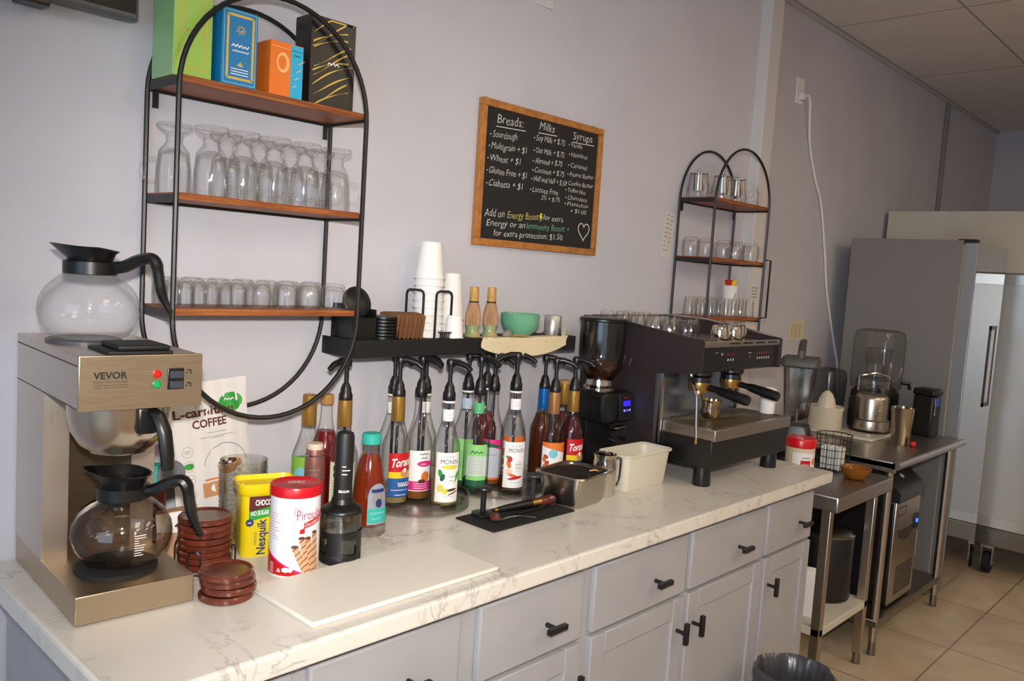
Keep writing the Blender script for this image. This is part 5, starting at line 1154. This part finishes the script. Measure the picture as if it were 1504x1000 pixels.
for i in range(7):
    q = pk if i == 0 else pk.copy()
    if i: COL.objects.link(q)
    q.location = (2.875+.005*math.sin(i*2), -.461+.0118*i, .799+.002*(i % 2)); q.rotation_euler = (0, 0, -.5+.06*(i % 3))
    q.rotation_euler = (0, 0, .05*(i % 3)-.05)
    tag(q, ('front' if i == 0 else 'rearmost' if i == 6 else ORD[i]+' from the front')+' white paper packet standing in the wire basket', 'packet', 'white packets in the wire basket')
am_m = liquid('amber_candy', '#b0702a', .6)
t = thing('amber_dish', 'low amber glass dish in front of the wire basket on the low table', 'dish', (2.815, -.545, .7925))
MB().lathe([(0, 0), (.030, 0), (.036, .004), (.052, .026), (.060, .045), (.057, .046), (.048, .026), (.030, .007), (0, .006)], 32, wob=lambda a, z: 1+.03*math.cos(10*a)).build('dish_body', am_m, t)
for k in range(5): MB().lathe([(0, 0), (.010, .004), (.012, .010), (.008, .016), (0, .018)], 12, at=(.018*math.cos(k*1.3), .018*math.sin(k*1.3), .007)).build('caramel', am_m, t)
t = thing('jug_blender', 'tall jug blender with smoky jug and black lid behind the espresso machine', 'blender', (2.885, -.250, .7915), .35)
b = MB(); loft(b, [(rrect(.066, .076, .02), 0), (rrect(.068, .078, .022), .02), (rrect(.064, .070, .022), .12), (rrect(.055, .055, .02), .16)]); b.build('motor_base', blackp, t)
b = MB(); loft(b, [(rrect(.046, .046, .02), .160), (rrect(.050, .050, .018), .20), (rrect(.066, .066, .018), .415), (rrect(.064, .064, .016), .415), (rrect(.048, .048, .016), .20)], cap1=False, cap0=False); b.build('jug', smoky, t)
b = MB(); loft(b, [(rrect(.072, .072, .02), .408), (rrect(.078, .078, .022), .415), (rrect(.078, .078, .022), .440), (rrect(.070, .070, .02), .452)]); b.build('lid', pm('dark_grey_lid', '#4c4844', .5), t)
MB().tube([(-.060, 0, .445), (-.058, 0, .478), (-.02, 0, .508), (.036, 0, .520), (.040, 0, .450)], [.010, .010, .010, .010, .009], 8, flat=(1.4, .8)).build('lid_handle', pm('dark_grey_lid', ''), t)
MB().tube(smooth([(.060, 0, .395), (.09, 0, .402), (.112, 0, .385), (.116, 0, .32), (.098, 0, .275), (.068, 0, .235), (.052, 0, .22)], 4), .009, 8, flat=(.8, 1.1)).build('handle', smoky, t)
MB().tube([(0, 0, .17), (0, 0, .23)], .006, 8).tube([(-.03, 0, .185), (.03, 0, .195)], .004, 6).build('blade', chrome, t)
# under the low table
t = thing('soup_kettle', 'black round kettle with chrome clasp on the low table shelf', 'kettle', (2.850, -.44, .2755))
MB().lathe([(0, 0), (.105, 0), (.110, .006), (.110, .265), (.104, .275), (0, .275)], 40).build('kettle_body', blackp, t)
MB().lathe([(.108, .262), (.1125, .265), (.1125, .272), (.106, .277)], 40).build('rim_band', pm('dull_chrome', '#7d7b78', .3, 1), t)
MB().lathe([(.104, .275), (.09, .292), (.03, .306), (.016, .308), (.018, .325), (0, .328)], 36).build('lid', blackp, t)
b = MB(); fn = cylfn(.1105); b.band(fn, .018, .062, .015, .052, 0, 0, 8); b.build('name_plate', steel_b, t)
t = thing('paper_bag', 'crumpled white paper bag on the low table shelf beside the kettle', 'paper bag', (2.60, -.50, .2755), .3)
b = MB(); b.prism([(-.035, 0), (.035, 0), (.04, .09), (.046, .17), (.01, .155), (-.02, .175), (-.04, .10)], -.03, .03, 'xz'); b.build('bag_sheet', paper, t)
t = thing('trash_bin', 'round trash bin lined with dark grey plastic bag in front of the cabinets', 'trash bin', (1.815, -.790, 0))
MB().lathe([(0, .0005), (.085, .0005), (.088, .005), (.108, .385), (.104, .385), (.084, .01), (0, .01)], 36).build('bin_body', blackp, t)
lin = pm('bag_plastic', '#3c3c40', .3, coat=.3); rn = random.Random(6); ph = [rn.random()*6 for _ in range(4)]
wb = lambda a, z: 1+.035*math.sin(7*a+ph[0]+z*30)+.02*math.sin(15*a+ph[1]+z*60)+.012*math.sin(29*a+ph[2])
MB().lathe([(.112, .30), (.114, .34), (.113, .385), (.117, .405), (.109, .413), (.100, .402), (.088, .35), (.080, .26), (.05, .20), (0, .19)], 96, wob=wb).build('bin_liner', lin, t)

# things on the tall table
TT = .8455
tag(MB().box(3.40, 3.93, -.395, .045, TT, TT+.012, bev=.004).build('serving_board', pm('white_board', '#d4cdbf', .45)), 'white board lying under the juicers on the tall work table', 'board')
BZ = TT+.0125
t = thing('citrus_juicer', 'small cream citrus juicer with ribbed cone on the tall table', 'juicer', (3.502, -.125, BZ))
cj = pm('juicer_cream', '#d8cfba', .35)
MB().lathe([(0, 0), (.076, 0), (.079, .004), (.079, .085), (.083, .096), (.085, .108), (.081, .108), (.072, .100), (0, .100)], 40).build('juicer_body', cj, t)
MB().lathe([(.045, .100), (.041, .112), (.036, .140), (.024, .168), (.010, .182), (0, .186)], 48, wob=lambda a, z: 1+.06*abs(math.sin(6*a))).build('reamer_cone', cj, t)
b = MB(); fn = cylfn(.0795); b.disc(fn, .030, .052, .014, .020, 0, 0, 20); b.disc(fn, .030, .052, .010, .015, 1, 1, 20); b.build('badge', [p_grey, flat('badge_grey', '#6f6a63')], t)
t = thing('centrifugal_juicer', 'steel centrifugal juicer with clear top on the tall table', 'juicer', (3.648, -.288, BZ), -.5)
MB().lathe([(0, 0), (.094, 0), (.096, .006), (.092, .012), (0, .012)], 40).build('foot_ring', blackp, t)
MB().lathe([(.092, .010), (.095, .030), (.090, .055), (.078, .062), (.078, .160), (.072, .176), (.060, .184), (0, .184)], 44).build('juicer_body', steel('juicer_steel', '#bdb4a6', .28, (1, 1, 80)), t)
MB().at((-.020, -.075, .095), rx=PI/2).lathe([(0, 0), (.013, .0), (.012, .016), (0, .018)], 20).build('dial_knob', chrome, t); MB().at((-.020, -.076, .140), rx=PI/2).lathe([(0, 0), (.005, 0), (.004, .005), (0, .006)], 14).build('power_button', chrome, t)
MB().lathe([(.060, .184), (.078, .192), (.084, .225), (.082, .255), (.040, .268), (.036, .330), (.034, .330), (.037, .266), (.078, .250), (.080, .225), (.072, .196)], 40).build('clear_bowl', glass, t)
b = MB(); b.box(-.098, -.070, .0, .055, .013, .165, bev=.012); b.build('side_housing', blackp, t)
MB().tube([(-.09, 0, .20), (-.09, 0, .27), (0, 0, .285), (.09, 0, .27), (.09, 0, .20)], .0045, 8).build('locking_arm', chrome, t)
t = thing('pulp_container', 'grey translucent pulp container behind the citrus juicer', 'container', (3.742, -.030, BZ), -.1)
b = MB(); loft(b, [(rrect(.075, .055, .03), 0), (rrect(.088, .062, .035), .12), (rrect(.092, .064, .035), .22), (rrect(.085, .058, .035), .262), (rrect(.04, .03, .025), .275)]); b.build('container_body', thin('grey_translucent', (.70, .72, .74), (.4, .41, .43), .08, .25), t)
t = thing('enclosed_blender', 'blender under a tall clear sound cover at the back of the tall table', 'blender', (3.845, -.228, BZ), -.2)
b = MB(); loft(b, [(rrect(.085, .095, .03), 0), (rrect(.088, .098, .03), .03), (rrect(.085, .095, .03), .17), (rrect(.07, .075, .03), .20)]); b.build('motor_base', blackp, t)
b = MB(); loft(b, [(rrect(.088, .098, .035), .19), (rrect(.094, .104, .04), .22), (rrect(.096, .106, .045), .44), (rrect(.088, .098, .045), .482), (rrect(.06, .07, .04), .492)], cap0=False); b.build('sound_cover', thin('smoke_cover', (.95, .95, .94), (.6, .6, .6), .06, .04), t)
b = MB(); loft(b, [(rrect(.035, .035, .012), .20), (rrect(.05, .05, .014), .36), (rrect(.052, .052, .014), .37), (rrect(.05, .05, .014), .395)]); b.build('jug', smoky, t)
b = MB(); b.tube([(.08, -.09, .23), (.11, -.115, .225), (.10, -.125, .20)], .010, 8); b.build('cover_latch', blackp, t)
MB().tube([(-.092, -.1, .225), (-.0, -.108, .245), (.03, -.108, .28), (.04, -.108, .31)], .004, 8).build('cover_clip', chrome, t)
t = thing('steel_shaker', 'tall plain steel shaker cup on the right of the tall table', 'shaker cup', (3.483, -.488, TT))
MB().lathe([(0, 0), (.036, 0), (.038, .003), (.0495, .170), (.0505, .172), (.0485, .172), (.036, .006), (0, .006)], 36).build('cup_wall', steel('shaker_steel', '#b8ae9c', .16, (1, 1, 60)), t)
tag(MB().lathe([(0, 0), (.009, .002), (.0145, .012), (.011, .023), (0, .027)], 20).build('red_ball', pm('shiny_red', '#d4161c', .3)), 'small red ball beside the steel shaker cup on the tall table', 'ball').location = (3.474, -.548, TT)
t = thing('small_appliance', 'small black machine with blue screen between shaker cup and fridge', 'appliance', (3.885, -.470, TT), -.15)
b = MB(); b.box(-.045, .045, -.05, .05, 0, .20, bev=.01).box(-.05, .05, -.055, .055, .20, .235, bev=.012); b.build('appliance_body', blackp, t)
MB().box(-.02, .02, -.0515, -.049, .15, .19).build('screen', pm('dim_blue_screen', '#12204a', .25, emit='#1a3a9a', es=.35), t); MB().tube([(-.03, -.052, .19), (-.033, -.056, .14), (-.03, -.054, .11)], .003, 6).build('trim_strip', chrome, t)
# ice maker below
t = thing('ice_maker', 'countertop ice maker with black sloped hood under the tall table', 'ice maker', (3.395, -.33, .1555))
b = MB(); b.box(-.16, .16, -.245, .20, .012, .475, bev=.004); b.build('cabinet', pm('dark_side', '#17181b', .3), t)
b = MB(); b.box(-.16, .16, -.252, -.244, .012, .475, bev=.003); fp = b.build('front_panel', steel_b, t)
b = MB(); b.prism([(-.265, .475), (.20, .475), (.20, .625), (-.13, .625), (-.265, .520)], -.165, .165, 'yz'); hb = b.build('hood', pm('hood_black', '#202124', .35), t)
MB().at((.0, -.21, .566), rx=.66).lathe([(0, 0), (.012, 0), (.011, .003), (0, .003)], 18, sx=1.1).build('hood_badge', pm('badge_silver', '#b9b6a6', .4), hb)
b = MB(); fn = frontfn(-.2525); b.line(fn, [(-.13, .41), (-.03, .41), (-.03, .445), (-.13, .445), (-.13, .41)], .006, 0); b.build('plate_mark', p_brown, fp)
b = MB(); b.at((-.02, -.2525, .345)).prism([(.085*math.cos(a), .055*math.sin(a)) for a in [PI+PI*i/14 for i in range(15)]], -.006, 0, 'xz'); b.build('drip_window', pm('smoke_window', '#3b3a37', .2), fp)
MB().box(.09, .145, -.258, -.251, .315, .385, bev=.003).build('button_pad', blackp, fp);
MB().at((.118, -.258, .352), rx=PI/2).lathe([(0, 0), (.010, 0), (.008, .003), (0, .003)], 16).build('blue_lamp', pm('blue_lamp', '#1440ff', .3, emit='#1450ff', es=5), fp)
b = MB()
for k in range(10): b.box(-.085+.022*k, -.073+.022*k, -.2545, -.2515, .045, .175)
b.build('vent_grille', pm('grille_dark', '#4a4136', .5), fp)
for x in (-.13, .13):
    for y in (-.2, .16): MB().cyl(x, y, 0, .014, .014, n=14).build('foot', rubber, t)

# ================================================================== FRIDGES
F1 = 3.985; FX1 = 4.535
t = thing('reach_in_fridge', 'tall grey sided steel reach-in fridge beside the tall work table', 'fridge', (0, 0, 0))
b = MB(); b.box(F1, FX1, -.530, .020, .085, 1.820, bev=.003); fb2 = b.build('cabinet', fr_grey, t)
b = MB(); b.box(F1+.004, FX1-.004, -.538, -.529, .10, 1.80); b.build('door_gasket', pm('gasket', '#b5a98a', .6), t)
b = MB(); b.box(F1, FX1, -.597, -.537, .070, 1.808, bev=.003); dr = b.build('door', pm('door_edge_steel', '#a3a5a8', .38, .6), t)
MB().box(F1+.003, FX1-.003, -.5985, -.5965, .073, 1.805).build('door_skin', steel_f, dr)
b = MB(); hx0, hx1, hz0, hz1 = 4.36, 4.475, .97, 1.40
for A, B_, Z0_, Z1_ in ((hx0, hx0+.016, hz0, hz1), (hx1-.016, hx1, hz0, hz1), (hx0, hx1, hz0, hz0+.022), (hx0, hx1, hz1-.022, hz1)): b.box(A, B_, -.604, -.598, Z0_, Z1_, bev=.001)
dh = b.build('door_handle', pm('handle_dark', '#3b3a38', .35, .6), dr)
MB().box(hx0+.016, hx1-.016, -.600, -.5980, hz0+.022, hz1-.022).build('handle_recess', steel_l, dh)
b = MB(); b.box(F1+.004, F1+.06, -.585, -.50, 1.800, 1.826, bev=.003); b.build('hinge', blackm, t)
MB().at((F1-.001, -.568, 1.42)).lathe([(0, 0), (.003, 0), (0, .002)], 10).build('door_rivet', blackm, dr)
for x in (F1+.05, FX1-.05):
    for y in (-.49, -.03): MB().lathe([(0, .0005), (.022, .0005), (.022, .03), (.014, .04), (.014, .088), (0, .088)], 16, at=(x, y, 0)).build('foot', blackm, t)
b = MB(); b.box(F1-.0012, F1+.001, -.46, -.41, .20, .34); b.build('rating_sticker', paper, fb2)
rebase(t, ((F1+FX1)/2, -.25, 0))
G1 = 4.70
t = thing('upright_fridge', 'large steel door fridge with white header at the back right', 'fridge', (0, 0, 0))
b = MB(); b.box(G1+.03, 5.5, -1.60, .095, .16, 2.03, bev=.004); b.build('cabinet', pm('fridge_white', '#c9c4b8', .4), t)
b = MB(); b.box(G1-.005, G1+.03, -1.60, .095, 1.690, 2.03, bev=.003); b.build('header', noise_tint(pm('header_white', '#cfc9bb', .35), '#c4bda9', 3), t)
b = MB(); b.box(G1-.002, G1+.03, -1.60, .095, .16, .26, bev=.003); b.build('kick_grille', steel_d, t)
for y0, y1 in ((-.46, .09), (-1.02, -.465), (-1.59, -1.025)):
    b = MB(); z0, z1 = .265, 1.685; b.box(G1-.012, G1+.028, y0, y1, z0, z1, bev=.004); d = b.build('fridge_door', steel_l, t)
    b = MB(); b.box(G1-.014, G1-.008, y0+.050, y1-.055, z0+.06, z1-.06, bev=.002); b.build('door_panel', pm('panel_steel', '#d0cdc7', .35, .5), d)
    b = MB(); b.box(G1-.045, G1-.032, y0+.012, y0+.034, .85, 1.35, bev=.003).box(G1-.034, G1-.010, y0+.016, y0+.030, .87, .90).box(G1-.034, G1-.010, y0+.016, y0+.030, 1.30, 1.33); b.build('door_handle', chrome, d)
for y in (-.63, -1.52, .02):
    b = MB(); b.at((G1+.02, y, .062)).prism([(.06*math.cos(2*PI*i/28), .06*math.sin(2*PI*i/28)) for i in range(28)], -.018, .018, 'xz'); cs = b.build('caster_wheel', rubber, t)
    b = MB(); b.box(G1-.012, G1+.052, y-.030, y-.024, .05, .155).box(G1-.012, G1+.052, y+.024, y+.030, .05, .155).box(G1-.02, G1+.06, y-.034, y+.034, .15, .162).at((G1+.02, y, .062)).tube([(0, -.034, 0), (0, .034, 0)], .008, 8); b.build('caster_fork', pm('zinc', '#a09c92', .4, .8), cs)
rebase(t, (5.1, -.75, 0))
t = thing('floor_mat', 'black floor mat with yellow border in front of the steel door fridge', 'floor mat', (0, 0, 0))
b = MB(); b.box(4.35, 4.66, -1.6, -.98, .0005, .012, bev=.004); b.build('mat_pad', rubber, t); b = MB(); b.box(4.30, 4.35, -1.6, -.98, .0005, .010, bev=.003); b.build('border_strip', p_yel, t)
rebase(t, (4.48, -1.3, 0))
rebase(cb, (1.428, 0, 1.596))
for o in list(bpy.data.objects):
    if o.get('category') == 'cabinet': rebase(o, (sum(v[0] for v in [k.data.vertices[0].co for k in kids(o)])/max(1, len(kids(o))), -.3, 0))
    if o.get('category') == 'countertop': rebase(o, (1.118, -.33, .872))
    if o.name.startswith('printed_cloth'): rebase(o, (1.27, -.12, LZ))
